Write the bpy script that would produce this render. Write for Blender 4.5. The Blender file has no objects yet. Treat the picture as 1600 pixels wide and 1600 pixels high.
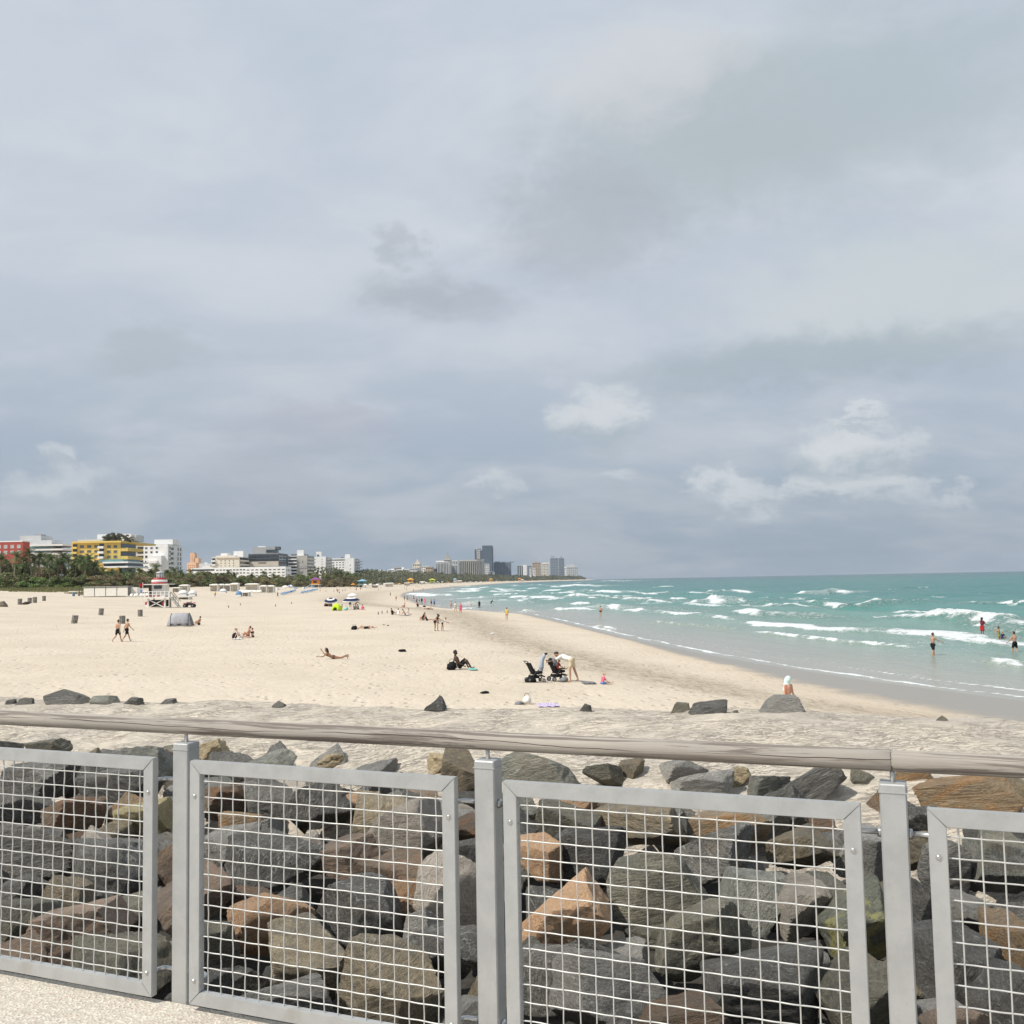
import bpy, bmesh, math, random
import numpy as np
from mathutils import Vector, Matrix, noise as mnoise

SC = bpy.context.scene
COL = SC.collection
R = math.radians
rnd = random.Random(7)

# ------------------------------------------------------------------ camera
F_PX, PITCH, ROLL = 1507.0, 0.0707, 0.0191        # solved from the railing and the horizon
CAM = Vector((0.0, 0.0, 5.8))                      # sea level is z = 0, pier deck z = 4.2
DECK_Z = 4.2
_c, _s, _cr, _sr = math.cos(PITCH), math.sin(PITCH), math.cos(ROLL), math.sin(ROLL)
_right, _fwd, _up = Vector((1, 0, 0)), Vector((0, _c, _s)), Vector((0, -_s, _c))
_ir, _iu = _right * _cr - _up * _sr, _right * _sr + _up * _cr
camd = bpy.data.cameras.new('camera')
cam = bpy.data.objects.new('camera', camd)
COL.objects.link(cam)
cam.matrix_world = Matrix(((_ir.x, _iu.x, -_fwd.x, CAM.x), (_ir.y, _iu.y, -_fwd.y, CAM.y),
                           (_ir.z, _iu.z, -_fwd.z, CAM.z), (0, 0, 0, 1)))
camd.sensor_width = 36.0
camd.lens = 36.0 * F_PX / 1600.0
camd.clip_start = 0.1
camd.clip_end = 30000
SC.camera = cam

def ray(px, py):
    return _ir * (px - 800.0) + _iu * (800.0 - py) + _fwd * F_PX

# ------------------------------------------------------------------ sun, sky, exposure
SUN_DIR = Vector((-0.58, -0.36, 0.82)).normalized()     # towards the sun: behind the camera, to the left
SUN_EL, SUN_ROT = math.asin(SUN_DIR.z), math.atan2(SUN_DIR.x, SUN_DIR.y)
sund = bpy.data.lights.new('sun', 'SUN')
sund.energy = 4.3
sund.angle = R(0.6)
sund.color = (1.0, 0.95, 0.87)
sun = bpy.data.objects.new('sun', sund)
COL.objects.link(sun)
sun.rotation_euler = (-SUN_DIR).to_track_quat('-Z', 'Y').to_euler()
SC.view_settings.view_transform = 'Standard'
SC.view_settings.look = 'None'
SC.view_settings.gamma = 1.0
SC.view_settings.exposure = 0.0
SC.view_settings.use_curve_mapping = False

class NT:
    """tiny helper for building node trees"""
    def __init__(self, tree):
        self.t = tree; self.n = tree.nodes; self.l = tree.links
    def node(self, typ, **kw):
        nd = self.n.new(typ)
        for k, v in kw.items(): setattr(nd, k, v)
        return nd
    def put(self, sock, v):
        if isinstance(v, bpy.types.NodeSocket): self.l.new(v, sock)
        elif isinstance(v, (tuple, list)) and sock.type == 'RGBA' and len(v) == 3: sock.default_value = (*v, 1)
        else: sock.default_value = v
    def math(self, op, a, b=0.0, c=0.0, clamp=False):
        nd = self.node('ShaderNodeMath', operation=op, use_clamp=clamp)
        self.put(nd.inputs[0], a); self.put(nd.inputs[1], b); self.put(nd.inputs[2], c)
        return nd.outputs[0]
    def vmath(self, op, a, b=(0, 0, 0), out=0):
        nd = self.node('ShaderNodeVectorMath', operation=op)
        self.put(nd.inputs[0], a)
        if op == 'SCALE': self.put(nd.inputs['Scale'], b)
        else: self.put(nd.inputs[1], b)
        return nd.outputs[out]
    def mix(self, f, a, b, blend='MIX'):
        nd = self.node('ShaderNodeMix', data_type='RGBA', blend_type=blend)
        self.put(nd.inputs[0], f); self.put(nd.inputs[6], a); self.put(nd.inputs[7], b)
        return nd.outputs[2]
    def smooth(self, v, lo, hi, a=0.0, b=1.0):
        nd = self.node('ShaderNodeMapRange', interpolation_type='SMOOTHSTEP')
        for i, x in enumerate((v, lo, hi, a, b)): self.put(nd.inputs[i], x)
        return nd.outputs[0]
    def noise(self, vec, scale=5, detail=4, rough=0.5, dist=0.0, out=0, dim='3D'):
        nd = self.node('ShaderNodeTexNoise', noise_dimensions=dim)
        if vec is not None: self.put(nd.inputs['Vector'], vec)
        self.put(nd.inputs['Scale'], scale); self.put(nd.inputs['Detail'], detail)
        self.put(nd.inputs['Roughness'], rough); self.put(nd.inputs['Distortion'], dist)
        return nd.outputs[out]
    def xyz(self, x, y, z):
        nd = self.node('ShaderNodeCombineXYZ')
        self.put(nd.inputs[0], x); self.put(nd.inputs[1], y); self.put(nd.inputs[2], z)
        return nd.outputs[0]
    def scale(self, vec, s):
        return self.vmath('MULTIPLY', vec, s)

world = bpy.data.worlds.new('World')
SC.world = world
world.use_nodes = True
def build_sky():
    w = NT(world.node_tree); w.n.clear()
    bg = w.node('ShaderNodeBackground'); bg.inputs['Strength'].default_value = 0.1
    out = w.node('ShaderNodeOutputWorld'); w.l.new(bg.outputs[0], out.inputs[0])
    sky = w.node('ShaderNodeTexSky', sky_type='NISHITA', sun_disc=False, sun_elevation=SUN_EL,
                 sun_rotation=SUN_ROT, air_density=1.2, dust_density=2.0, ozone_density=1.2)
    d = w.vmath('NORMALIZE', w.node('ShaderNodeTexCoord').outputs['Generated'])
    sp = w.node('ShaderNodeSeparateXYZ'); w.put(sp.inputs[0], d)
    dx, dy, dz = sp.outputs
    el = w.math('ARCSINE', dz)
    az = w.math('ARCTAN2', dx, dy)
    up = w.math('MAXIMUM', dz, 0.0)
    # cloud-layer coordinates: the direction carried up to a flat layer
    inv = w.math('DIVIDE', 1.0, w.math('ADD', up, 0.30))
    lay = w.xyz(w.math('MULTIPLY', dx, inv), w.math('MULTIPLY', dy, inv), 0.0)
    # high thin overcast: paler aloft, bluer toward the horizon
    ramp = w.node('ShaderNodeValToRGB'); w.put(ramp.inputs[0], w.math('MULTIPLY', up, 1.6, clamp=True))
    cr = ramp.color_ramp
    stops = [(0.0, (2.95, 3.75, 4.65)), (0.10, (3.3, 4.05, 4.95)), (0.22, (4.2, 4.85, 5.75)), (0.40, (6.1, 6.6, 7.3)),
             (0.62, (6.6, 7.15, 7.8)), (1.0, (5.9, 6.75, 7.7))]
    cr.elements[0].position, cr.elements[1].position = 0.0, 1.0
    for p, c in stops[1:-1]: cr.elements.new(p)
    for e, (p, c) in zip(cr.elements, stops): e.position = p; e.color = tuple(v / 10 for v in c) + (1,)
    veil = w.vmath('SCALE', ramp.outputs[0], 10.0)
    base = w.mix(0.86, sky.outputs[0], veil)
    # broad streaks of thicker and thinner veil
    n1 = w.noise(w.scale(lay, (1.7, 2.6, 1)), 1.0, 6, 0.55, 0.35)
    base = w.mix(w.smooth(n1, 0.38, 0.68), w.mix(0.30, base, (4.2, 5.0, 6.1)), w.mix(0.38, base, (7.2, 7.45, 7.8)))
    n2 = w.noise(w.scale(lay, (4.2, 6.5, 1)), 1.0, 7, 0.6, 0.3)
    base = w.mix(w.math('MULTIPLY', w.smooth(n2, 0.45, 0.75), 0.16), base, (7.2, 7.3, 7.9))
    # lower grey clouds that drift under the veil
    wob = w.noise(w.scale(d, (1, 1, 1.8)), 7.0, 9, 0.66, 0.25, out=1)
    wob = w.vmath('SUBTRACT', wob, (0.5, 0.5, 0.5))
    wb = w.node('ShaderNodeSeparateXYZ'); w.put(wb.inputs[0], wob)
    fine = w.noise(w.scale(d, (1, 1, 1.5)), 24.0, 9, 0.66, 0.3)
    azw, elw = w.math('ADD', az, w.math('MULTIPLY', wb.outputs[0], 0.20)), w.math('ADD', el, w.math('MULTIPLY', wb.outputs[2], 0.11))
    def blob(px, py, wx, wy, soft):
        r = ray(px, py).normalized()
        a0, e0 = math.atan2(r.x, r.y), math.asin(r.z)
        u = w.math('DIVIDE', w.math('SUBTRACT', azw, a0), wx / F_PX)
        v = w.math('DIVIDE', w.math('SUBTRACT', elw, e0), wy / F_PX)
        q = w.math('SQRT', w.math('ADD', w.math('MULTIPLY', u, u), w.math('MULTIPLY', v, v)))
        q = w.math('ADD', q, w.math('MULTIPLY', w.math('SUBTRACT', fine, 0.5), 1.2))
        return w.smooth(q, 1.15 + soft, 1.0 - soft), v
    GREY = (4.35, 5.1, 5.4)
    LILAC = (4.15, 4.55, 5.15)
    for px, py, wx, wy, soft, a, col in (
            (1300, 170, 270, 105, .62, .66, GREY), (1060, 245, 230, 85, .62, .62, (4.5, 5.1, 5.45)), (940, 345, 120, 75, .62, .58, LILAC),
            (1000, 110, 130, 55, .4, .55, (6.6, 6.8, 7.0)),
            (1430, 455, 250, 70, .5, .75, (6.0, 6.6, 6.8)), (1290, 562, 280, 32, .62, .62, (3.75, 4.5, 4.95)),
            (645, 462, 80, 34, .62, .72, LILAC), (655, 378, 26, 18, .7, .55, LILAC), (740, 492, 70, 22, .7, .55, LILAC),
            (235, 555, 60, 24, .5, .5, (4.1, 4.75, 5.2)), (480, 670, 110, 30, .5, .4, (4.4, 4.5, 5.3)), (400, 760, 120, 45, .5, .35, (4.5, 4.7, 5.2))):
        m, v = blob(px, py, wx, wy, soft)
        base = w.mix(w.math('MULTIPLY', m, a), base, col)
    # small lit cumulus near the horizon: bright tops, grey bases
    for px, py, wx, wy, a in ((925, 655, 78, 48, .80), (1335, 715, 78, 58, .88), (1325, 776, 112, 26, .7), (1150, 775, 50, 27, .7),
                              (85, 712, 26, 18, .5), (95, 755, 70, 24, .45), (975, 745, 34, 18, .4), (1495, 775, 26, 16, .4),
                              (770, 775, 48, 16, .4), (1350, 648, 30, 10, .6)):
        m, v = blob(px, py, wx, wy, .34)
        col = w.mix(w.smooth(w.math('ADD', v, w.math('MULTIPLY', w.math('SUBTRACT', fine, .5), 2.2)), -0.7, 0.5), (4.2, 4.9, 5.5), (6.9, 7.25, 7.5))
        base = w.mix(w.math('MULTIPLY', m, a), base, col)
    w.put(bg.inputs[0], base)
build_sky()

# ------------------------------------------------------------------ helpers
def setp(o, label=None, cat=None, group=None, kind=None):
    if label: o['label'] = label
    if cat: o['category'] = cat
    if group: o['group'] = group
    if kind: o['kind'] = kind
    return o

def link(name, mesh, parent=None, loc=None, rot=None, scale=None):
    o = bpy.data.objects.new(name, mesh)
    COL.objects.link(o)
    if parent is not None: o.parent = parent
    if loc is not None: o.location = loc
    if rot is not None: o.rotation_euler = rot
    if scale is not None: o.scale = scale if isinstance(scale, (tuple, list, Vector)) else (scale,) * 3
    return o

def empty(name, loc, rz=0.0, label=None, cat=None, group=None):
    o = link(name, None, None, loc, (0, 0, rz))
    o.empty_display_size = 0.2
    return setp(o, label, cat, group)

class MB:
    """collects verts/faces with material slots and builds one mesh"""
    def __init__(self): self.v = []; self.f = []; self.mi = []
    def add(self, vs, fs, mi=0):
        b = len(self.v)
        self.v += [tuple(p) for p in vs]
        self.f += [tuple(b + i for i in f) for f in fs]
        self.mi += [mi] * len(fs)
        return self
    def box(self, c, s, mi=0, rz=0.0, rx=0.0):
        hx, hy, hz = s[0] / 2, s[1] / 2, s[2] / 2
        M = Matrix.Rotation(rz, 3, 'Z') @ Matrix.Rotation(rx, 3, 'X')
        vs = [Vector(c) + M @ Vector((x * hx, y * hy, z * hz)) for x in (-1, 1) for y in (-1, 1) for z in (-1, 1)]
        return self.add(vs, [(0, 1, 3, 2), (4, 6, 7, 5), (0, 4, 5, 1), (2, 3, 7, 6), (0, 2, 6, 4), (1, 5, 7, 3)], mi)
    def bar(self, a, b, w, h=None, mi=0, up=(0, 0, 1)):
        a, b = Vector(a), Vector(b); h = h or w
        d = (b - a).normalized(); u = Vector(up)
        if abs(d.dot(u)) > .98: u = Vector((0, 1, 0))
        x = d.cross(u).normalized() * w / 2; y = x.cross(d).normalized() * h / 2
        vs = [p + sx * x + sy * y for p in (a, b) for sx, sy in ((-1, -1), (1, -1), (1, 1), (-1, 1))]
        return self.add(vs, [(0, 1, 2, 3), (7, 6, 5, 4), (0, 4, 5, 1), (1, 5, 6, 2), (2, 6, 7, 3), (3, 7, 4, 0)], mi)
    def tube(self, pts, r, n=8, mi=0, caps=True):
        pts = [Vector(p) for p in pts]
        rr = [float(q) for q in r] if isinstance(r, (list, tuple)) else [float(r)] * len(pts)
        rings = []; u = None
        for i, p in enumerate(pts):
            d = (pts[min(i + 1, len(pts) - 1)] - pts[max(i - 1, 0)]).normalized()
            if u is None:
                u = d.orthogonal().normalized()
            u = (u - d * u.dot(d)).normalized(); v = d.cross(u)
            rings.append([p + rr[i] * (math.cos(2 * math.pi * k / n) * u + math.sin(2 * math.pi * k / n) * v) for k in range(n)])
        vs = [q for g in rings for q in g]; fs = []
        for i in range(len(pts) - 1):
            for k in range(n):
                fs.append((i * n + k, i * n + (k + 1) % n, (i + 1) * n + (k + 1) % n, (i + 1) * n + k))
        if caps: fs += [tuple(range(n - 1, -1, -1)), tuple((len(pts) - 1) * n + k for k in range(n))]
        return self.add(vs, fs, mi)
    def lathe(self, c, prof, n=16, mi=0):
        """prof: list of (radius, z)"""
        c = Vector(c); vs = []; fs = []
        for r, z in prof:
            vs += [c + Vector((r * math.cos(2 * math.pi * k / n), r * math.sin(2 * math.pi * k / n), z)) for k in range(n)]
        for i in range(len(prof) - 1):
            for k in range(n): fs.append((i * n + k, i * n + (k + 1) % n, (i + 1) * n + (k + 1) % n, (i + 1) * n + k))
        fs += [tuple(range(n - 1, -1, -1)), tuple((len(prof) - 1) * n + k for k in range(n))]
        return self.add(vs, fs, mi)
    def mesh(self, name, mats, smooth=False):
        m = bpy.data.meshes.new(name)
        m.from_pydata(self.v, [], self.f)
        for x in (mats if isinstance(mats, (list, tuple)) else [mats]): m.materials.append(x)
        m.polygons.foreach_set('material_index', self.mi)
        if smooth: m.polygons.foreach_set('use_smooth', [True] * len(self.f))
        m.update()
        return m
    def build(self, name, mats, parent=None, smooth=False, loc=None, rot=None):
        return link(name, self.mesh(name, mats, smooth), parent, loc, rot)

def grid_mesh(name, X, Y, Z, mats, smooth=True, attrs=None):
    h, w = X.shape
    co = np.stack([X, Y, Z], -1).reshape(-1, 3).astype(np.float32)
    i = np.arange((h - 1) * (w - 1)); r, c = i // (w - 1), i % (w - 1)
    a = r * w + c
    q = np.stack([a, a + 1, a + w + 1, a + w], 1).astype(np.int32)
    m = bpy.data.meshes.new(name)
    m.vertices.add(len(co)); m.vertices.foreach_set('co', co.ravel())
    m.loops.add(q.size); m.loops.foreach_set('vertex_index', q.ravel())
    m.polygons.add(len(q)); m.polygons.foreach_set('loop_start', np.arange(0, q.size, 4, dtype=np.int32))
    m.polygons.foreach_set('loop_total', np.full(len(q), 4, dtype=np.int32))
    m.update(calc_edges=True)
    if smooth: m.polygons.foreach_set('use_smooth', [True] * len(q))
    for k, v in (attrs or {}).items():
        at = m.attributes.new(k, 'FLOAT', 'POINT'); at.data.foreach_set('value', v.astype(np.float32).ravel())
    for x in (mats if isinstance(mats, (list, tuple)) else [mats]): m.materials.append(x)
    return m

def vnoise(x, y, seed=0):
    xi, yi = np.floor(x).astype(np.int64), np.floor(y).astype(np.int64)
    fx, fy = x - xi, y - yi
    fx, fy = fx * fx * (3 - 2 * fx), fy * fy * (3 - 2 * fy)
    def h(a, b):
        n = (a * 374761393 + b * 668265263 + seed * 974711) & 0x7fffffff
        n = ((n ^ (n >> 13)) * 1274126177) & 0x7fffffff
        return ((n ^ (n >> 16)) & 0xffff) / 65535.0
    return (h(xi, yi) * (1 - fx) + h(xi + 1, yi) * fx) * (1 - fy) + (h(xi, yi + 1) * (1 - fx) + h(xi + 1, yi + 1) * fx) * fy - 0.5

def fbm(x, y, oct=4, seed=0, gain=.5):
    s = 0; a = 1.0
    for o in range(oct):
        s = s + a * vnoise(x * 2 ** o, y * 2 ** o, seed + o * 17); a *= gain
    return s

# ------------------------------------------------------------------ materials
MATS = {}
def mat(name, col, rough=.6, var=.12, vscale=4.0, bump=0.0, bscale=30.0, metal=0.0, col2=None, spec=.5, detail=4, objrand=0.0, coord='Object', trans=0.0):
    """plain procedural material: noise-varied colour, optional bump"""
    if name in MATS: return MATS[name]
    m = bpy.data.materials.new(name); m.use_nodes = True
    t = NT(m.node_tree); b = t.n['Principled BSDF']
    tc = t.node('ShaderNodeTexCoord').outputs[coord]
    n = t.noise(tc, vscale, detail, .6)
    c2 = col2 or tuple(v * (1 - var) for v in col)
    c1 = col if col2 else tuple(min(1, v * (1 + var * .6)) for v in col)
    c = t.mix(t.smooth(n, .3, .7), c1, c2)
    if objrand:
        oi = t.node('ShaderNodeObjectInfo').outputs['Random']
        hs = t.node('ShaderNodeHueSaturation')
        t.put(hs.inputs['Value'], t.math('MULTIPLY_ADD', oi, 2 * objrand, 1 - objrand))
        t.put(hs.inputs['Hue'], t.math('MULTIPLY_ADD', oi, objrand * .06, .5 - objrand * .03))
        t.put(hs.inputs['Color'], c); c = hs.outputs[0]
    t.put(b.inputs['Base Color'], c); t.put(b.inputs['Roughness'], rough); t.put(b.inputs['Metallic'], metal)
    t.put(b.inputs['Specular IOR Level'], spec)
    if bump:
        bn = t.node('ShaderNodeBump'); t.put(bn.inputs['Strength'], bump); t.put(bn.inputs['Distance'], .02)
        t.put(bn.inputs['Height'], t.noise(tc, bscale, 5, .6)); t.l.new(bn.outputs[0], b.inputs['Normal'])
    if trans:
        t.put(b.inputs['Subsurface Weight'], 0.0)
        tr = t.node('ShaderNodeBsdfTranslucent'); t.put(tr.inputs[0], c)
        mx = t.node('ShaderNodeMixShader'); t.put(mx.inputs[0], trans)
        t.l.new(b.outputs[0], mx.inputs[1]); t.l.new(tr.outputs[0], mx.inputs[2])
        t.l.new(mx.outputs[0], t.n['Material Output'].inputs[0])
    MATS[name] = m
    return m

# ------------------------------------------------------------------ ground, shore and sea
TH, FD = 0.3844, 3.017                                     # railing direction and distance from the eye
FDX, FDY, FNX, FNY = math.cos(TH), -math.sin(TH), math.sin(TH), math.cos(TH)
def fp(s, t, z=0.0):
    """railing coordinates: s along it, t outwards (to the beach), z above the deck"""
    return Vector((s * FDX + (FD + t) * FNX, s * FDY + (FD + t) * FNY, DECK_Z + z))
def to_st(x, y):
    return x * FDX + y * FDY, x * FNX + y * FNY - FD

SHORE_Y = [-60, 0, 20, 44, 52, 63, 73, 93, 130, 165, 188, 208, 240, 280, 400, 510, 720, 1000, 1330, 2000, 3000, 4200, 4500, 4700, 4800, 9000]
SHORE_X = [75, 44, 33, 23.5, 20.5, 17.5, 15.4, 12.3, 8, 3.5, -5, -12.5, -20, -26, -42, -52, -61, -60, -42, -8, 125, 370, 400, 330, -200, -3000]
def shore_x(y): return np.interp(y, SHORE_Y, SHORE_X)
def prof(v):
    return np.interp(v, [-400, -60, -20, -6, 0, 8, 14, 21, 46, 62, 85, 118, 142, 165, 220, 900],
                        [-9, -3.2, -1.1, -.28, 0.0, .33, .75, 1.15, 1.6, 2.1, 3.25, 3.7, 5.0, 5.6, 5.9, 6.0])
def veg_v(y): return np.interp(y, [0, 240, 330, 420, 700, 1000, 4500], [150, 140, 138, 118, 80, 62, 60])
def squeeze(y): return np.interp(y, [0, 185, 300, 450, 700, 5000], [1, 1, 1.55, 1.85, 1.9, 1.9])
def ground(x, y):
    x = np.asarray(x, float); y = np.asarray(y, float)
    v = shore_x(y) - x
    return prof(np.where(v > 14, 14 + (v - 14) * squeeze(y), v))
def hit(px, py, surf=None):
    """first point where the pixel's ray meets the ground (or a constant height)"""
    d = ray(px, py); d = d / d.y
    if surf is not None:
        k = (surf - CAM.z) / d.z
        return CAM + d * k
    ys = np.geomspace(12, 6000, 6000)
    zz = CAM.z + d.z * ys - np.maximum(ground(CAM.x + d.x * ys, ys), 0.0)
    i = np.argmax(zz < 0) if (zz < 0).any() else len(ys) - 1
    return Vector((CAM.x + d.x * ys[i], ys[i], max(float(ground(d.x * ys[i], ys[i])), 0.0)))
def at_y(px, py, Y):
    d = ray(px, py); return CAM + d * (Y / d.y)
def mpp(p): return (p - CAM).dot(_fwd) / F_PX              # metres per photo pixel at a point

def sand_material():
    m = bpy.data.materials.new('sand'); m.use_nodes = True
    t = NT(m.node_tree); b = t.n['Principled BSDF']
    P = t.node('ShaderNodeNewGeometry').outputs['Position']
    wet = t.node('ShaderNodeAttribute', attribute_name='wet').outputs['Fac']
    track = t.node('ShaderNodeAttribute', attribute_name='track').outputs['Fac']
    dry = t.mix(t.smooth(t.noise(P, .12, 5, .6), .35, .68), (.605, .525, .420), (.55, .475, .375))
    dry = t.mix(t.math('MULTIPLY', t.smooth(t.noise(P, 2.2, 4, .65), .52, .72), .22), dry, (.47, .385, .28))
    speck = t.noise(P, 9.0, 3, .7)
    dry = t.mix(t.math('MULTIPLY', t.smooth(t.noise(t.scale(P, (1, .5, 1)), 4.5, 2, .6), .60, .68), .35), dry, (.40, .33, .25))
    dry = t.mix(t.math('MULTIPLY', t.smooth(speck, .64, .70), .6), dry, (.33, .26, .19))
    tn = t.noise(t.scale(P, (1.0, .45, 1)), 1.6, 6, .72, .6)
    tr = t.math('MULTIPLY', track, t.smooth(tn, .44, .60), clamp=True)
    dry = t.mix(t.math('MULTIPLY', tr, .72), dry, (.22, .175, .125))
    dry = t.mix(t.math('MULTIPLY', track, .50), dry, (.37, .31, .235))
    wn = t.math('ADD', wet, t.math('MULTIPLY', t.math('SUBTRACT', t.noise(P, .55, 4, .6), .5), .22))
    wf = t.smooth(wn, .40, .58)
    damp = t.smooth(wn, .12, .45)
    c = t.mix(t.math('MULTIPLY', damp, .35), dry, (.46, .37, .27))
    c = t.mix(wf, c, (.285, .255, .215))
    t.put(b.inputs['Base Color'], c)
    t.put(b.inputs['Roughness'], t.math('MULTIPLY_ADD', wf, -.62, .95))
    t.put(b.inputs['Specular IOR Level'], t.math('MULTIPLY_ADD', wf, .18, .12))
    fp1 = t.node('ShaderNodeTexVoronoi'); t.put(fp1.inputs['Vector'], t.scale(P, (1, .62, 1))); t.put(fp1.inputs['Scale'], 1.9); t.put(fp1.inputs['Randomness'], 1.0)
    pit = t.math('MULTIPLY', t.smooth(fp1.outputs['Distance'], .34, .12), t.smooth(t.noise(P, .35, 3, .5), .40, .58))
    h = t.math('ADD', t.math('MULTIPLY_ADD', pit, -1.1, t.noise(P, 3.2, 5, .65)), t.math('MULTIPLY', t.noise(t.scale(P, (1, .6, 1)), 1.1, 3, .6), 1.2))
    h = t.math('ADD', h, t.math('MULTIPLY', t.math('MULTIPLY', tn, track), 2.0))
    bp = t.node('ShaderNodeBump'); t.put(bp.inputs['Height'], h); t.put(bp.inputs['Distance'], .10)
    t.put(bp.inputs['Strength'], t.math('MULTIPLY_ADD', wf, -.70, .72)); t.l.new(bp.outputs[0], b.inputs['Normal'])
    return m
SAND = sand_material()

def polar(r0, r1, nr, a0, a1, na):
    r = np.geomspace(r0, r1, nr)[:, None]; a = np.radians(np.linspace(a0, a1, na))[None, :]
    return r * np.sin(a), r * np.cos(a)

def build_beach():
    X, Y = polar(9, 6200, 480, -86, 78, 520)
    Z = ground(X, Y)
    v = shore_x(Y) - X
    rr = np.hypot(X, Y)
    amp = np.clip((v - 6) / 10, 0, 1) * np.clip(220 / rr, 0, 1)
    Z = Z + amp * (.06 * fbm(X / 3.1, Y / 3.1, 3, 5) + .05 * fbm(X / .9, Y / .9, 3, 9))
    Z = np.where(v > 170, Z + .8 * fbm(X / 30, Y / 30, 3, 2), Z)
    S_, T_ = to_st(X, Y)
    Z = Z - 2.2 * np.clip((23.0 - T_) / 4.0, 0, 1)          # the sheet dives under the bank and the rock pile
    # wet strip along the water, wider near the pier
    ww = np.interp(Y, [0, 30, 40, 61, 90, 200, 600, 3000], [11, 10, 8.6, 4.4, 2.2, 2.5, 7, 14])
    wet = 1 - np.clip(v / (2 * ww), 0, 1)
    # band of old tyre tracks and seaweed that runs along the beach above the swash
    tl = np.interp(Y, [20, 33, 43, 60, 85, 130, 190, 260, 400, 700], [13, 14, 15, 13.5, 14, 14, 16, 22, 22, 20])
    tw = np.interp(Y, [20, 45, 90, 200, 400], [2.4, 2.6, 3.0, 6, 8])
    track = np.exp(-((v - tl + 1.2 * fbm(X / 9, Y / 9, 2, 31)) / tw) ** 2) * (1 - np.clip((Y - 300) / 400, 0, 1))
    o = link('beach', grid_mesh('beach', X, Y, Z, SAND, True, {'wet': wet, 'track': track}))
    setp(o, 'pale sand beach curving north with a wet strip along the water', 'beach', kind='structure')
build_beach()

# ---- sea
def water_material():
    m = bpy.data.materials.new('sea_water'); m.use_nodes = True
    t = NT(m.node_tree); b = t.n['Principled BSDF']
    P = t.node('ShaderNodeNewGeometry').outputs['Position']
    off = t.node('ShaderNodeAttribute', attribute_name='offshore').outputs['Fac']
    foam = t.node('ShaderNodeAttribute', attribute_name='foam').outputs['Fac']
    lace = t.node('ShaderNodeAttribute', attribute_name='lace').outputs['Fac']
    rng = t.node('ShaderNodeAttribute', attribute_name='range').outputs['Fac']
    rp = t.node('ShaderNodeValToRGB')
    o2 = t.math('ADD', off, t.math('MULTIPLY', t.math('SUBTRACT', t.noise(t.scale(P, (.06, .02, 1)), 1, 4, .6), .5), 16))
    t.put(rp.inputs[0], t.math('DIVIDE', o2, 140.0, clamp=True))
    cr = rp.color_ramp
    st = [(0, (.31, .30, .255)), (.05, (.27, .29, .245)), (.13, (.20, .28, .235)), (.25, (.12, .255, .215)), (.5, (.055, .205, .178)), (1, (.026, .150, .140))]
    cr.elements[0].position, cr.elements[1].position = 0, 1
    for p, c in st[1:-1]: cr.elements.new(p)
    for e, (p, c) in zip(cr.elements, st): e.position = p; e.color = (*c, 1)
    c = rp.outputs[0]
    c = t.mix(t.smooth(rng, 300, 2500), c, (.014, .095, .10))
    # patchy darker swells
    sw = t.noise(t.scale(P, (.05, .02, 1)), 1.0, 6, .7, .6)
    c = t.mix(t.math('MULTIPLY', t.smooth(sw, .48, .66), .34), c, t.mix(.5, c, (.01, .12, .13)))
    fn = t.noise(t.scale(P, (1.0, .38, 1.0)), .9, 7, .72, .5)
    fn2 = t.noise(t.scale(P, (1, .45, 1)), 3.0, 5, .7, 1.2)
    f1 = t.smooth(t.math('ADD', foam, t.math('MULTIPLY', t.math('SUBTRACT', fn, .5), 1.25)), .33, .60)
    f2 = t.smooth(t.math('ADD', t.math('MULTIPLY', lace, .55), t.math('MULTIPLY', t.math('SUBTRACT', fn2, .5), 1.6)), .40, .62)
    f = t.math('MAXIMUM', f1, t.math('MULTIPLY', f2, .62))
    c = t.mix(f, c, (.70, .73, .73))
    t.put(b.inputs['Base Color'], c)
    t.put(b.inputs['Roughness'], t.math('MULTIPLY_ADD', f, .6, .22))
    t.put(b.inputs['IOR'], 1.33)
    t.put(b.inputs['Specular IOR Level'], t.math('MULTIPLY_ADD', t.math('DIVIDE', off, 25.0, clamp=True), -.16, .34))
    h = t.math('ADD', t.noise(t.scale(P, (1, .5, 1)), .55, 6, .68), t.math('MULTIPLY', t.noise(t.scale(P, (1, .55, 1)), .13, 4, .6), 3.0))
    h = t.math('ADD', h, t.math('MULTIPLY', f, t.math('MULTIPLY', fn2, .6)))
    bp = t.node('ShaderNodeBump'); t.put(bp.inputs['Height'], h); t.put(bp.inputs['Distance'], .6)
    t.put(bp.inputs['Strength'], t.math('MULTIPLY_ADD', t.math('DIVIDE', off, 30.0, clamp=True), .75, .12)); t.l.new(bp.outputs[0], b.inputs['Normal'])
    return m

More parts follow.
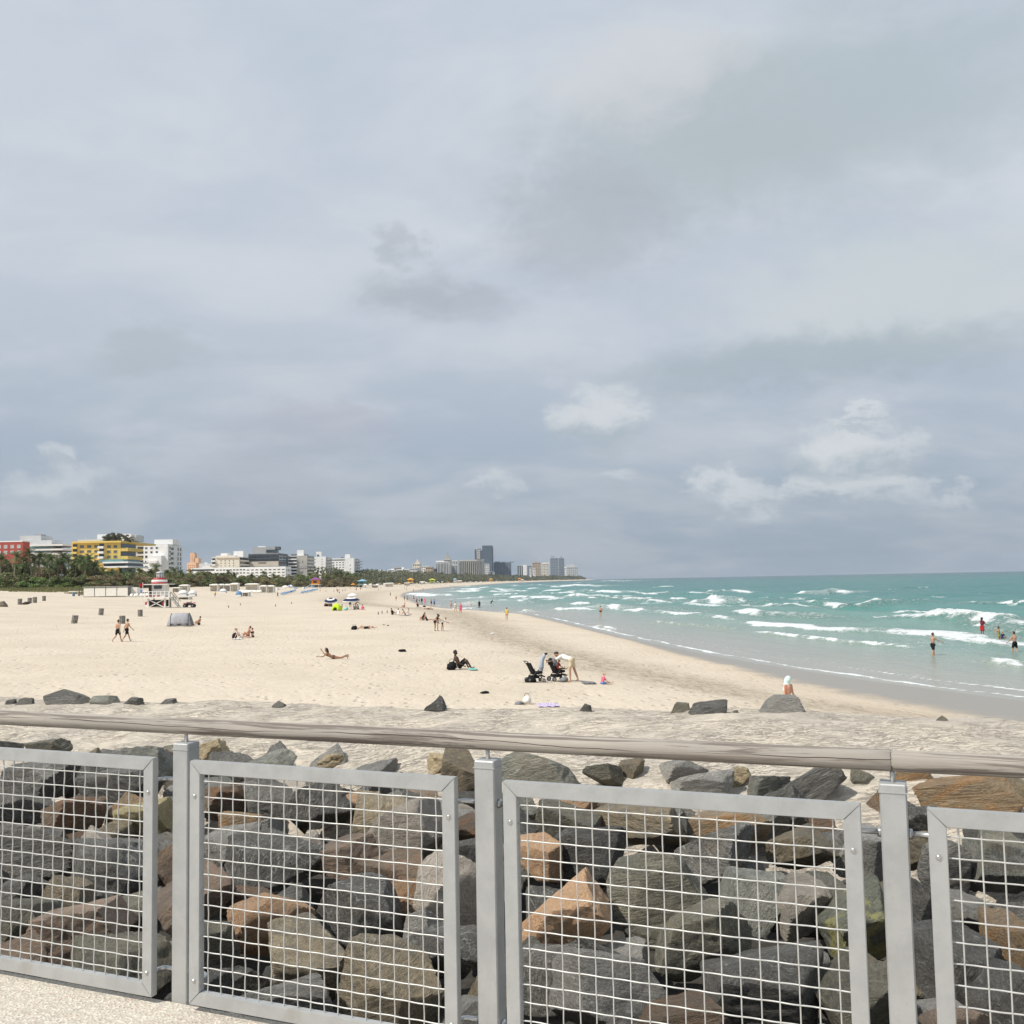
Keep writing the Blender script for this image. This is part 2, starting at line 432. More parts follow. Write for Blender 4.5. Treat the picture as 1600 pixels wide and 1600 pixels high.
BREAKERS = [  # photo polyline of each crest, height, foam width, strength
    ([(1372, 966), (1440, 968), (1520, 976), (1600, 986), (1700, 994)], .5, 2.4, .9),
    ([(1250, 942), (1320, 947), (1400, 943), (1490, 940)], .75, 2.2, .85), ([(1259, 927), (1296, 925), (1333, 926)], .8, 3.0, 1.0),
    ([(1355, 938), (1382, 935)], .5, 2.0, .9), ([(1150, 955), (1200, 959), (1285, 964)], .6, 2.4, .95),
    ([(1154, 970), (1240, 976), (1381, 986), (1480, 992), (1600, 1004)], .35, 3.6, .85), ([(1184, 986), (1250, 992), (1329, 1001), (1425, 1009)], .28, 1.2, .75),
    ([(1090, 940), (1110, 938), (1133, 941)], .7, 2.5, 1.0), ([(1145, 943), (1180, 942), (1220, 938)], .45, 1.8, .8), ([(1105, 926), (1130, 925), (1165, 926)], .8, 2.6, .95),
    ([(957, 936), (975, 933), (990, 936), (1030, 938), (1080, 938)], .7, 2.6, .95), ([(925, 948), (950, 947), (978, 950)], .7, 2.6, 1.0),
    ([(979, 951), (1040, 957), (1090, 961), (1150, 966)], .4, 2.2, .8), ([(1018, 971), (1080, 976), (1150, 981)], .25, 1.2, .7),
    ([(938, 977), (965, 983)], .2, 1.0, .7), ([(1215, 950), (1235, 949)], .4, 1.5, .8), ([(1530, 1032), (1560, 1034), (1587, 1038)], .35, 1.3, .85),
    ([(880, 917), (900, 916), (943, 916)], .9, 3.4, .95), ([(893, 926), (930, 925), (970, 927)], .8, 3.0, .95), ([(971, 928), (1015, 927.5), (1041, 926)], .7, 2.5, .9),
    ([(1057, 927), (1100, 927)], .5, 2.0, .75), ([(1033, 917), (1056, 918)], .6, 2.5, .7), ([(934, 908), (972, 907.6)], 1.0, 5, .8), ([(991, 907.6), (1004, 907.6)], 1.0, 4, .8),
    ([(1000, 942), (1060, 945), (1140, 949)], .3, 2.0, .62), ([(900, 935), (952, 935)], .5, 2.2, .8), ([(724, 920), (778, 920.5)], .7, 3.5, .85), ([(720, 924), (747, 925)], .5, 3, .8),
    ([(804, 916), (859, 914.8)], .8, 4, .85), ([(875, 915), (912, 916)], .8, 3.5, .85), ([(783, 925), (819, 926)], .6, 3, .85), ([(837, 926), (892, 926)], .6, 3, .85),
    ([(720, 936), (760, 934), (804, 932), (870, 936)], .7, 2.8, .95), ([(886, 935), (955, 935)], .45, 2.2, .75), ([(720, 943), (768, 940), (804, 939)], .55, 2.6, .95),
    ([(868, 952), (919, 952)], .45, 2.0, .9), ([(815, 955), (833, 954.5)], .4, 1.6, .95), ([(650, 927), (682, 931)], .4, 3, .85), ([(717, 923), (747, 924)], .5, 3, .85), ([(704, 951), (746, 951)], .3, 1.6, .85),
    ([(722, 945), (750, 944)], .45, 2.2, .95), ([(1600, 940), (1680, 944)], .6, 2.0, .8), ([(1420, 918), (1440, 918)], .5, 2, .4), ([(840, 929), (875, 929)], .4, 2, .6), ([(1210, 914), (1232, 914)], .6, 3, .5),
    ([(870, 906.8), (905, 906.6)], .8, 5, .6), ([(905, 910.5), (918, 910.5)], .8, 3.5, .8), ([(926, 910), (936, 910)], .8, 3.5, .7), ([(1040, 921), (1052, 920.5)], .4, 2, .4)]

def build_sea():
    X, Y = polar(24, 8800, 640, -35, 78, 900)
    v = X - shore_x(Y)                                     # metres offshore
    rr = np.hypot(X, Y)
    deep = np.clip(v / 40, 0, 1)
    Z = deep * (.26 * np.sin(v / 5.2 + 3.0 * fbm(X / 60, Y / 90, 2, 3)) + .55 * fbm(X / 6, Y / 18, 4, 8)) * np.clip(900 / rr, .15, 1)
    foam = np.zeros_like(X); lace = np.zeros_like(X)
    jit = fbm(X / 5.0, Y / 8.0, 3, 77)
    rb = random.Random(21)
    jobs = [([hit(px, py, 0.15) for px, py in pts], h_, fw_, st_) for pts, h_, fw_, st_ in BREAKERS]
    for i in range(38):                                    # many shorter broken crests between the big rows
        y0 = math.exp(rb.uniform(math.log(75), math.log(1100))); off_ = rb.uniform(14, 95) * (1 if y0 > 120 else .7); L = rb.uniform(6, 26) * (1 + y0 / 500)
        x0 = float(shore_x(y0)) + off_; x1 = float(shore_x(y0 + L)) + off_ + rb.uniform(-4, 4)
        jobs.append(([Vector((x0, y0, 0)), Vector((x1, y0 + L, 0))], rb.uniform(.3, .7), rb.uniform(1.4, 2.4), rb.uniform(.65, .95)))
    for W, hgt, fw, st in jobs:
        dist = math.hypot(W[0].x, W[0].y)
        w = max(1.3, .010 * dist) * (fw / 2.4)
        m = 9 * w + 4
        sel = (X > min(p.x for p in W) - m) & (X < max(p.x for p in W) + m) & (Y > min(p.y for p in W) - m) & (Y < max(p.y for p in W) + m)
        if not sel.any(): continue
        x, y, jt = X[sel], Y[sel], jit[sel]
        best = np.full(x.shape, 1e9); side = np.zeros_like(x); end = np.zeros_like(x)
        n = len(W) - 1
        Ls = [0]
        for i in range(n): Ls.append(Ls[-1] + (W[i + 1] - W[i]).length)
        for i in range(n):
            ax, ay, bx, by = W[i].x, W[i].y, W[i + 1].x, W[i + 1].y
            dx, dy = bx - ax, by - ay; L = math.hypot(dx, dy)
            u = np.clip(((x - ax) * dx + (y - ay) * dy) / L ** 2, 0, 1)
            qx, qy = x - (ax + u * dx), y - (ay + u * dy)
            d = np.hypot(qx, qy); k = d < best
            nx, ny = -dy / L, dx / L
            if nx > 0: nx, ny = -nx, -ny                   # towards the shore
            side = np.where(k, qx * nx + qy * ny, side); end = np.where(k, (Ls[i] + u * L) / Ls[-1], end); best = np.where(k, d, best)
        tap = np.clip(np.minimum(end, 1 - end) * 6 + .35, 0, 1)
        tail = np.exp(-np.clip(best - np.abs(side), 0, None) ** 2 / (w * 1.2) ** 2)
        s2 = side + jt * w * 1.5
        ridge = np.where(s2 > 0, np.exp(-(s2 / (w * .7)) ** 2), np.exp(-(s2 / (w * 1.7)) ** 2)) * tail * tap
        Z[sel] += hgt * 1.1 * ridge
        fo = np.where(s2 > 0, np.exp(-(s2 / (w * 1.15)) ** 2), np.exp(-(s2 / (w * .55)) ** 2)) * tail
        brk = np.clip(.74 + 1.3 * vnoise(x / (w * 2.6) + 7 * hgt, y / (w * 4.5), 19) + .9 * vnoise(x / (w * .9), y / (w * 1.6), 29), .1, 1.0)
        foam[sel] = np.maximum(foam[sel], fo * min(st, .92) * (.62 + .38 * tap) * brk)
        lc = np.where(s2 > 0, np.exp(-(s2 / (w * 2.6)) ** 2), np.exp(-(s2 / (w * 5.0)) ** 2)) * tail
        lace[sel] = np.maximum(lace[sel], lc * st)
    # scattered whitecaps and broken water in the surf zone
    surf = np.exp(-((v - 26) / 20) ** 2)
    lace = np.maximum(lace, surf * np.clip(.58 + 1.3 * fbm(X / 14, Y / 30, 3, 41), 0, .85))
    cap = fbm(X / 5, Y / 16, 4, 55)
    foam = np.maximum(foam, np.clip((cap - .36) * 3.5, 0, .62) * np.clip((v - 30) / 40, 0, 1) * np.clip(1 - rr / 1200, 0, 1))
    # two thin lines of foam where the last waves run out
    e1 = np.exp(-((v + .25 + .5 * fbm(X / 2.2, Y / 4, 3, 61)) / .32) ** 2)
    e2 = np.exp(-((v - 2.2 - 1.0 * fbm(X / 4, Y / 7, 3, 62)) / .30) ** 2) * np.clip((75 - Y) / 20, 0, 1) * .8
    near = np.clip(1.35 - rr / 500, .3, 1)
    foam = np.maximum(foam, e1 * (.62 + .5 * vnoise(X / 3, Y / 5, 12)) * near); foam = np.maximum(foam, e2 * .75)
    lace = np.maximum(lace, np.exp(-((v - 2.5) / 3.0) ** 2) * .55)
    # thin sheet over the wet sand at the edge
    Z = Z + np.clip(.06 - v * .012, -.02, .06) * np.clip(1 - v / 12, 0, 1)
    o = link('sea', grid_mesh('sea', X, Y, Z, water_material(), True, {'foam': foam, 'lace': lace, 'offshore': np.clip(v, 0, 400), 'range': rr}))
    setp(o, 'turquoise sea with lines of white breaking waves', 'sea', kind='structure')
build_sea()

# ---- pier deck
def deck_material():
    m = bpy.data.materials.new('shell_concrete'); m.use_nodes = True
    t = NT(m.node_tree); b = t.n['Principled BSDF']
    P = t.node('ShaderNodeTexCoord').outputs['Object']
    vo = t.node('ShaderNodeTexVoronoi'); t.put(vo.inputs['Vector'], P); t.put(vo.inputs['Scale'], 95.0)
    sepc = t.node('ShaderNodeSeparateColor'); t.put(sepc.inputs[0], vo.outputs['Color'])
    c = t.mix(t.smooth(t.noise(P, 1.6, 5, .6), .3, .7), (.55, .50, .42), (.48, .435, .37))
    c = t.mix(t.smooth(sepc.outputs[0], .68, .78), c, (.66, .605, .51))
    c = t.mix(t.math('MULTIPLY', t.smooth(sepc.outputs[1], .82, .9), .45), c, (.36, .32, .27))
    c = t.mix(t.math('MULTIPLY', t.smooth(sepc.outputs[2], .95, .98), .35), c, (.52, .30, .20))
    t.put(b.inputs['Base Color'], c); t.put(b.inputs['Roughness'], .85)
    bp = t.node('ShaderNodeBump'); t.put(bp.inputs['Height'], t.math('ADD', vo.outputs['Distance'], t.noise(P, 40, 5, .7))); t.put(bp.inputs['Distance'], .006); t.put(bp.inputs['Strength'], .7)
    t.l.new(bp.outputs[0], b.inputs['Normal'])
    return m
def build_deck():
    mb = MB()
    a, b2 = -16.0, 9.0
    prof_ = [(-7.0, 0.0), (.045, 0.0), (.062, -.015), (.062, -.42), (-.10, -.42), (-.10, -.50), (-7.0, -.50)]
    vs = [fp(s, t, z) for s in (a, b2) for t, z in prof_]; n = len(prof_)
    fs = [(i, (i + 1) % n, n + (i + 1) % n, n + i) for i in range(n)] + [tuple(range(n))[::-1], tuple(range(n, 2 * n))]
    mb.add(vs, fs)
    o = mb.build('pier_deck', deck_material())
    setp(o, 'shell-aggregate concrete walkway of the pier under the railing', 'pier', kind='structure')
    # piers under the deck carry it down to the rock pile
    for k, s in enumerate((-12.0, -6.0, 0.0, 6.0)):
        q = MB(); c = fp(s, -2.2, 0)
        q.lathe((c.x, c.y, 0), [(.42, -.5), (.40, 3.70)], 20)
        o2 = q.build('pier_column', mat('column_concrete', (.42, .38, .33), .9, .2, 3, .3), None, True)
        setp(o2, 'round concrete column under the pier walkway', 'column', 'columns under the pier')
build_deck()

# ---- bank of wind-streaked sand behind the rocks
def bank_material():
    m = bpy.data.materials.new('bank_sand'); m.use_nodes = True
    t = NT(m.node_tree); b = t.n['Principled BSDF']
    P = t.node('ShaderNodeTexCoord').outputs['Object']
    mp = t.node('ShaderNodeMapping'); t.put(mp.inputs['Vector'], P); mp.inputs['Rotation'].default_value = (0, 0, .55); mp.inputs['Scale'].default_value = (.5, 2.5, 1)
    st = t.noise(mp.outputs[0], 1.5, 8, .72, 1.6)
    st2 = t.noise(mp.outputs[0], 6.0, 6, .75, 2.4)
    l1 = t.smooth(t.math('ABSOLUTE', t.math('SUBTRACT', t.noise(mp.outputs[0], 1.9, 4, .6, 1.4), .5)), .020, .003)
    l2 = t.smooth(t.math('ABSOLUTE', t.math('SUBTRACT', t.noise(mp.outputs[0], 3.7, 4, .62, 2.0), .47)), .026, .005)
    msk = t.smooth(t.noise(P, .8, 4, .6), .36, .62)
    lines = t.math('MULTIPLY', t.math('MAXIMUM', l1, t.math('MULTIPLY', l2, .8)), t.math('MULTIPLY_ADD', msk, .8, .2))
    c = t.mix(t.smooth(t.noise(P, .45, 5, .6), .35, .65), (.68, .605, .495), (.59, .53, .45))
    c = t.mix(t.math('MULTIPLY', t.smooth(st, .54, .66), .32), c, (.42, .385, .335))
    c = t.mix(t.math('MULTIPLY', lines, .60), c, (.23, .20, .17))
    c = t.mix(t.math('MULTIPLY', t.smooth(st2, .60, .68), .22), c, (.24, .21, .17))
    t.put(b.inputs['Base Color'], c); t.put(b.inputs['Roughness'], .95); t.put(b.inputs['Specular IOR Level'], .1)
    h = t.math('SUBTRACT', t.math('ADD', st, t.math('MULTIPLY', st2, .55)), t.math('MULTIPLY', lines, .45))
    bp = t.node('ShaderNodeBump'); t.put(bp.inputs['Height'], h); t.put(bp.inputs['Distance'], .07); t.put(bp.inputs['Strength'], .85)
    t.l.new(bp.outputs[0], b.inputs['Normal'])
    return m
def bank_z(s, t):
    s = np.asarray(s, float); t = np.asarray(t, float)
    cz = 2.33 + np.interp(s, [-27, -12, -8.5, -3, 2.5, 12], [.06, .10, .36, .48, .22, .2]) + .03 * np.sin(s * .45 + 1) + .02 * np.sin(s * 1.3)
    ct = 19.6 + .5 * np.sin(s * .31 + .4)
    up = np.clip((t - 12.0) / (ct - 12.0), 0, 1)
    z = .60 + (cz - .60) * (1 - (1 - up) ** 2.7)
    dn = np.clip((t - ct) / 7.5, 0, 1.4)
    z = z - 1.75 * dn ** 1.25
    ridge = .09 * fbm(s * .8 + t * .45, t * 2.2 - s * .9, 4, 21) + .13 * fbm(s / 2.2, t / 1.5, 3, 22) + .035 * fbm(s * 2.5, t * 3.1, 3, 23)
    return z + ridge
def build_bank():
    s = np.linspace(-34, 24, 620)[None, :]; t = np.linspace(12.0, 28.5, 300)[:, None]
    S, T = np.broadcast_to(s, (300, 620)), np.broadcast_to(t, (300, 620))
    Z = bank_z(S, T)
    X = S * FDX + (FD + T) * FNX; Y = S * FDY + (FD + T) * FNY
    o = link('sand_bank', grid_mesh('sand_bank', X, Y, Z, bank_material(), True))
    setp(o, 'wind-streaked sand bank piled behind the rocks of the pier', 'sand bank', kind='structure')
    # rubble bed, coloured near black to deepen the shade between the boulders
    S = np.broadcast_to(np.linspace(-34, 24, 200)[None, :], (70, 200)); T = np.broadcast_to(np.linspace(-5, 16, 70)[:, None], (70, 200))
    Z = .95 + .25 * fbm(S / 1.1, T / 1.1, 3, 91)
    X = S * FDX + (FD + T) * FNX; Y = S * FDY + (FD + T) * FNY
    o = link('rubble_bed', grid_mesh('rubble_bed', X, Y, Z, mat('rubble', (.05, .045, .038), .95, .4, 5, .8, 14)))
    setp(o, 'rubble bed coloured dark as shade between the boulders', 'ground', kind='structure')
build_bank()

# ------------------------------------------------------------------ pier railing
def metal_material():
    m = bpy.data.materials.new('galvanised_steel'); m.use_nodes = True
    t = NT(m.node_tree); b = t.n['Principled BSDF']
    P = t.node('ShaderNodeTexCoord').outputs['Object']
    c = t.mix(t.smooth(t.noise(P, 9, 6, .65), .35, .68), (.46, .465, .455), (.40, .405, .40))
    c = t.mix(t.math('MULTIPLY', t.smooth(t.noise(t.scale(P, (1, 1, .25)), 22, 4, .7), .62, .74), .35), c, (.58, .57, .54))
    c = t.mix(t.math('MULTIPLY', t.smooth(t.noise(P, 120, 2, .5), .70, .77), .6), c, (.24, .22, .19))
    c = t.mix(t.math('MULTIPLY', t.smooth(t.noise(t.scale(P, (3, 3, .35)), 5, 5, .7), .56, .72), .40), c, (.52, .49, .44))
    c = t.mix(t.math('MULTIPLY', t.smooth(t.noise(P, 3.5, 6, .75, .5), .60, .70), .35), c, (.33, .30, .26))
    t.put(b.inputs['Base Color'], c); t.put(b.inputs['Metallic'], .35)
    t.put(b.inputs['Roughness'], t.math('MULTIPLY_ADD', t.noise(P, 14, 5, .6), .25, .36))
    bp = t.node('ShaderNodeBump'); t.put(bp.inputs['Height'], t.noise(P, 60, 4, .6)); t.put(bp.inputs['Distance'], .002); t.put(bp.inputs['Strength'], .25)
    t.l.new(bp.outputs[0], b.inputs['Normal'])
    return m
def rail_wood():
    m = bpy.data.materials.new('weathered_wood'); m.use_nodes = True
    t = NT(m.node_tree); b = t.n['Principled BSDF']
    P = t.node('ShaderNodeTexCoord').outputs['Object']                 # x runs along the rail
    wob = t.noise(t.scale(P, (.8, 4, 4)), 1.0, 3, .5)
    Q = t.vmath('ADD', P, t.xyz(0, t.math('MULTIPLY', wob, .03), t.math('MULTIPLY', wob, .05)))
    g = t.noise(t.scale(Q, (1.3, 48, 48)), 1.0, 6, .7, .4)
    g2 = t.noise(t.scale(Q, (.6, 22, 22)), 1.0, 4, .6, .6)
    c = t.mix(t.smooth(t.noise(t.scale(P, (1.2, 10, 10)), 1, 4, .6), .35, .65), (.395, .36, .31), (.32, .29, .255))
    c = t.mix(t.math('MULTIPLY', t.smooth(g, .48, .58), .85), c, (.14, .115, .10))
    c = t.mix(t.math('MULTIPLY', t.smooth(g2, .56, .72), .4), c, (.41, .345, .285))
    # long drying cracks
    sx = t.node('ShaderNodeSeparateXYZ'); t.put(sx.inputs[0], P)
    line = t.math('MULTIPLY_ADD', t.math('SUBTRACT', t.noise(t.xyz(t.math('MULTIPLY', sx.outputs[0], 1.1), 3.7, 0.0), 1.0, 5, .55), .5), .055, .006)
    ck = t.math('ABSOLUTE', t.math('SUBTRACT', sx.outputs[2], line))
    gate = t.smooth(t.noise(t.xyz(t.math('MULTIPLY', sx.outputs[0], .8), 9.1, 0.0), 1.0, 1, .4), .42, .5)
    crack = t.math('MULTIPLY', t.smooth(ck, .0013, .0004), gate)
    c = t.mix(crack, c, (.05, .04, .035))
    t.put(b.inputs['Base Color'], c); t.put(b.inputs['Roughness'], .8); t.put(b.inputs['Specular IOR Level'], .25)
    bp = t.node('ShaderNodeBump'); t.put(bp.inputs['Height'], t.math('SUBTRACT', t.math('MULTIPLY', g, -.6), crack)); t.put(bp.inputs['Distance'], .006); t.put(bp.inputs['Strength'], .9)
    t.l.new(bp.outputs[0], b.inputs['Normal'])
    return m
STEEL, WOOD = metal_material(), rail_wood()
WIRE = mat('wire_steel', (.54, .535, .51), .38, .12, 30, metal=.25)
BOLT = mat('bolt_steel', (.55, .55, .54), .28, .1, 40, metal=.8)

S2, PW, PL, PZ0, PZ1 = -2.577, 1.1264, 1.3031, 0.025, 0.9328
def build_railing():
    root = empty('pier_railing', fp(S2 - .09, .085, 0), -TH, 'grey steel mesh pier railing with a round weathered wooden handrail', 'railing')
    # local frame: x along the railing, y outwards, z up; origin under the post of the second panel
    ox = S2 - .09
    def L(s, t, z): return Vector((s - ox, t - .085, z))
    posts = [S2 - .0885 + k * PL for k in range(-4, 5)]
    for k, s in enumerate(posts):
        mb = MB(); c = L(s, .085, 0); w, d, h = .0375, .036, .985
        bv = .004
        sec = [(-w + bv, -d), (w - bv, -d), (w, -d + bv), (w, d - bv), (w - bv, d), (-w + bv, d), (-w, d - bv), (-w, -d + bv)]
        zs = [(-.30, 1), (h - .004, 1), (h, .94)]
        vs = [Vector((c.x + x * q, c.y + y * q, z)) for z, q in zs for x, y in sec]; n = 8
        fs = [(i * n + j, i * n + (j + 1) % n, (i + 1) * n + (j + 1) % n, (i + 1) * n + j) for i in range(2) for j in range(n)] + [tuple(range(8))[::-1], tuple(range(16, 24))]
        mb.add(vs, fs)
        po = mb.build('post', STEEL, root)
        mb = MB(); mb.box((c.x, c.y, h - .0245), (.0795, .0765, .003)); mb.build('cap_seam', STEEL, po)
        mb = MB(); mb.tube([L(s, .085, h - .01), L(s, .085, 1.03)], .0075, 10); mb.build('rail_pin', BOLT, root, True)
    # handrail: long round timbers butted over the posts
    joints = [posts[0] - .4, posts[3] - 2.2, posts[6], posts[6] + 3.9]
    for a, b in zip(joints[:-1], joints[1:]):
        mb = MB(); n = 28; ns = 40
        pts = []
        x0, x1 = a + .0015, b - .0015
        xs = [x0, x0 + .003] + [x0 + (x1 - x0) * i / ns for i in range(1, ns)] + [x1 - .003, x1]
        rs = [.0290] + [.0315] * (len(xs) - 2) + [.0290]
        mb.tube([Vector((x - (a + b) / 2, 0, 0)) for x in xs], rs, n)
        o = mb.build('handrail', WOOD, root, True, loc=L((a + b) / 2, .085, 1.047))
    # mesh panels
    wire_h = {}; wire_v = {}
    def wave(length, axis, n, phase, r=.0026, amp=.0020):
        mb = MB(); pts = []
        m = n * 4
        for i in range(m + 1):
            u = i / m; a = amp * math.cos(math.pi * (u * n + phase))
            pts.append(Vector((u * length, a, 0)) if axis == 'x' else Vector((0, a, u * length)))
        mb.tube(pts, r, 6); return mb.mesh('wire', WIRE, True)
    fw = .050
    iw, ih = PW - 2 * fw, PZ1 - PZ0 - 2 * fw
    NC, NR = 18, 14
    cx, cz = iw / NC, ih / NR
    HM = [wave(iw + .02, 'x', NC, p) for p in (0, 1)]; VM = [wave(ih + .02, 'z', NR, p + 1) for p in (0, 1)]
    def bar_mesh(kind):
        mb = MB(); w2, d = fw, .030
        if kind in ('top', 'bottom'):
            o, i_ = [(0, 0), (PW, 0), (PW - w2, -w2), (w2, -w2)], None
            if kind == 'bottom': o = [(w2, w2), (PW - w2, w2), (PW, 0), (0, 0)]
        else:
            H = PZ1 - PZ0
            o = [(0, H), (w2, H - w2), (w2, w2), (0, 0)]
            if kind == 'right': o = [(-w2, H - w2), (0, H), (0, 0), (-w2, w2)]
        g = .0006
        cxm, czm = sum(p[0] for p in o) / 4, sum(p[1] for p in o) / 4
        o = [(p[0] - math.copysign(g, p[0] - cxm), p[1] - math.copysign(g, p[1] - czm)) for p in o]
        vs = [Vector((x, y, z)) for y in (0, d) for x, z in o]
        mb.add(vs, [(0, 3, 2, 1), (4, 5, 6, 7)] + [(j, (j + 1) % 4, 4 + (j + 1) % 4, 4 + j) for j in range(4)])
        me = mb.mesh('frame_bar', STEEL)
        bm = bmesh.new(); bm.from_mesh(me)
        bmesh.ops.bevel(bm, geom=bm.edges[:], offset=.0018, segments=2, affect='EDGES'); bm.to_mesh(me); bm.free()
        return me
    BARS = {k: bar_mesh(k) for k in ('top', 'bottom', 'left', 'right')}
    mb = MB(); mb.tube([Vector((0, .002, 0)), Vector((0, -.0008, 0))], .0105, 16); mb.tube([Vector((0, 0, 0)), Vector((0, -.003, 0)), Vector((0, -.0052, 0))], [.0072, .0070, .0045], 14)
    BOLTM = mb.mesh('bolt', BOLT, False)
    panels = [S2 + k * PL for k in range(-3, 4)]
    for k, s in enumerate(panels):
        p = link('mesh_panel', BARS['top'], root, L(s, 0, PZ1))
        for kd, dx, dz in (('bottom', 0, PZ0 - PZ1), ('left', 0, PZ0 - PZ1), ('right', PW, PZ0 - PZ1)):
            link('frame_bar', BARS[kd], p, Vector((dx, 0, dz)))
        z0 = PZ0 - PZ1 + fw
        for r in range(NR):
            link('wire', HM[r % 2], p, Vector((fw - .01, .017, z0 + cz * (r + .5) + rnd.uniform(-.001, .001))), (0, rnd.uniform(-.001, .001), 0))
        for c in range(NC):
            link('wire', VM[c % 2], p, Vector((fw + cx * (c + .5) + rnd.uniform(-.0015, .0015), .017, z0 - .01)), (0, rnd.uniform(-.003, .003), 0))
        for bx in (fw / 2, PW - fw / 2):
            for bz in (.115, .80):
                link('bolt', BOLTM, p, Vector((bx, 0, bz - PZ1)))
        # bent rods that hold the panel off the posts
        for side in (0, 1):
            for bz in (.107, .838):
                e = Vector((fw / 2, .030, bz - PZ1)) if side == 0 else Vector((PW - fw / 2, .030, bz - PZ1))
                sg = -1 if side == 0 else 1
                pts = [e, e + Vector((0, .028, 0)), e + Vector((sg * .008, .046, 0)), e + Vector((sg * .022, .055, 0)), e + Vector((sg * (.055 + fw / 2 - .026 + .02), .055, 0))]
                mb = MB(); mb.tube(pts, .0085, 10); mb.build('standoff_rod', BOLT, p, True)
                q = e + Vector((sg * (fw / 2 + .040), .055, 0))
                mb = MB(); mb.tube([q, q + Vector((sg * .012, 0, 0))], [.0135, .0165], 14); mb.build('collar', BOLT, p, True)
build_railing()

# ------------------------------------------------------------------ boulders
def rock_mat(name, a, b, vein=None, vein_amt=0.0, speck=None, speck_amt=0.0, patch=None, patch_amt=0.0, strata=0.0, strata_col=None):
    m = bpy.data.materials.new(name); m.use_nodes = True
    t = NT(m.node_tree); bs = t.n['Principled BSDF']
    tc = t.node('ShaderNodeTexCoord').outputs['Object']
    oi = t.node('ShaderNodeObjectInfo').outputs['Random']
    vr = t.node('ShaderNodeVectorRotate'); t.put(vr.inputs['Vector'], tc); vr.inputs['Axis'].default_value = (.8, .5, .25); t.put(vr.inputs['Angle'], t.math('MULTIPLY', oi, 40.0))
    P = t.vmath('ADD', vr.outputs[0], t.xyz(t.math('MULTIPLY', oi, 37.0), t.math('MULTIPLY', oi, 91.0), t.math('MULTIPLY', oi, 13.0)))
    n = t.noise(P, 2.4, 9, .74, .3)
    c = t.mix(t.smooth(n, .34, .66), a, b)
    lay = t.noise(t.scale(P, (1.2, 2.0, 8.5)), 1.4, 7, .72, 1.3)
    if strata: c = t.mix(t.math('MULTIPLY', t.smooth(lay, .47, .60), strata), c, strata_col or tuple(v * .5 for v in a))
    if patch: c = t.mix(t.math('MULTIPLY', t.smooth(t.noise(P, 1.5, 5, .62, .8), .50, .60), patch_amt), c, patch)
    if vein:
        ve = t.math('ABSOLUTE', t.math('SUBTRACT', t.noise(t.scale(P, (1, 1, 2.2)), 2.2, 4, .6, .45), .5))
        vf = t.math('MULTIPLY', t.smooth(ve, .020, .003), t.smooth(t.noise(P, 1.6, 3, .5), .42, .60))
        c = t.mix(t.math('MULTIPLY', vf, vein_amt), c, vein)
    sp = t.noise(P, 34.0, 4, .75)
    c = t.mix(t.math('MULTIPLY', t.smooth(sp, .52, .66), max(speck_amt, .25) * 1.35), c, speck or tuple(min(1, v * 1.7 + .02) for v in b))
    c = t.mix(t.math('MULTIPLY', t.smooth(sp, .47, .36), .55), c, tuple(v * .38 for v in a))
    ly2 = t.noise(t.scale(P, (2.2, 1.4, 14.0)), 1.7, 8, .78, 1.0)
    c = t.mix(t.math('MULTIPLY', t.smooth(ly2, .54, .66), .42), c, tuple(min(.7, v * 2.1 + .03) for v in b))
    c = t.mix(t.math('MULTIPLY', t.smooth(ly2, .44, .34), .5), c, tuple(v * .45 for v in a))
    stain = t.smooth(t.noise(P, 1.1, 6, .7, .6), .56, .66)
    c = t.mix(t.math('MULTIPLY', stain, .30), c, (.26, .20, .13))
    hs = t.node('ShaderNodeHueSaturation'); t.put(hs.inputs['Color'], c)
    t.put(hs.inputs['Value'], t.math('MULTIPLY_ADD', oi, .70, 1.05))
    t.put(bs.inputs['Base Color'], t.mix(1.0, hs.outputs[0], (1.0, .96, .90), 'MULTIPLY')); t.put(bs.inputs['Roughness'], t.math('MULTIPLY_ADD', n, .3, .50)); t.put(bs.inputs['Specular IOR Level'], .35)
    h = t.math('ADD', t.noise(P, 6.0, 10, .78, .3), t.math('MULTIPLY', lay, .5 + strata))
    h = t.math('ADD', h, t.math('MULTIPLY', sp, .16))
    bp = t.node('ShaderNodeBump'); t.put(bp.inputs['Height'], h); t.put(bp.inputs['Distance'], .22); t.put(bp.inputs['Strength'], 1.0)
    t.l.new(bp.outputs[0], bs.inputs['Normal'])
    return m
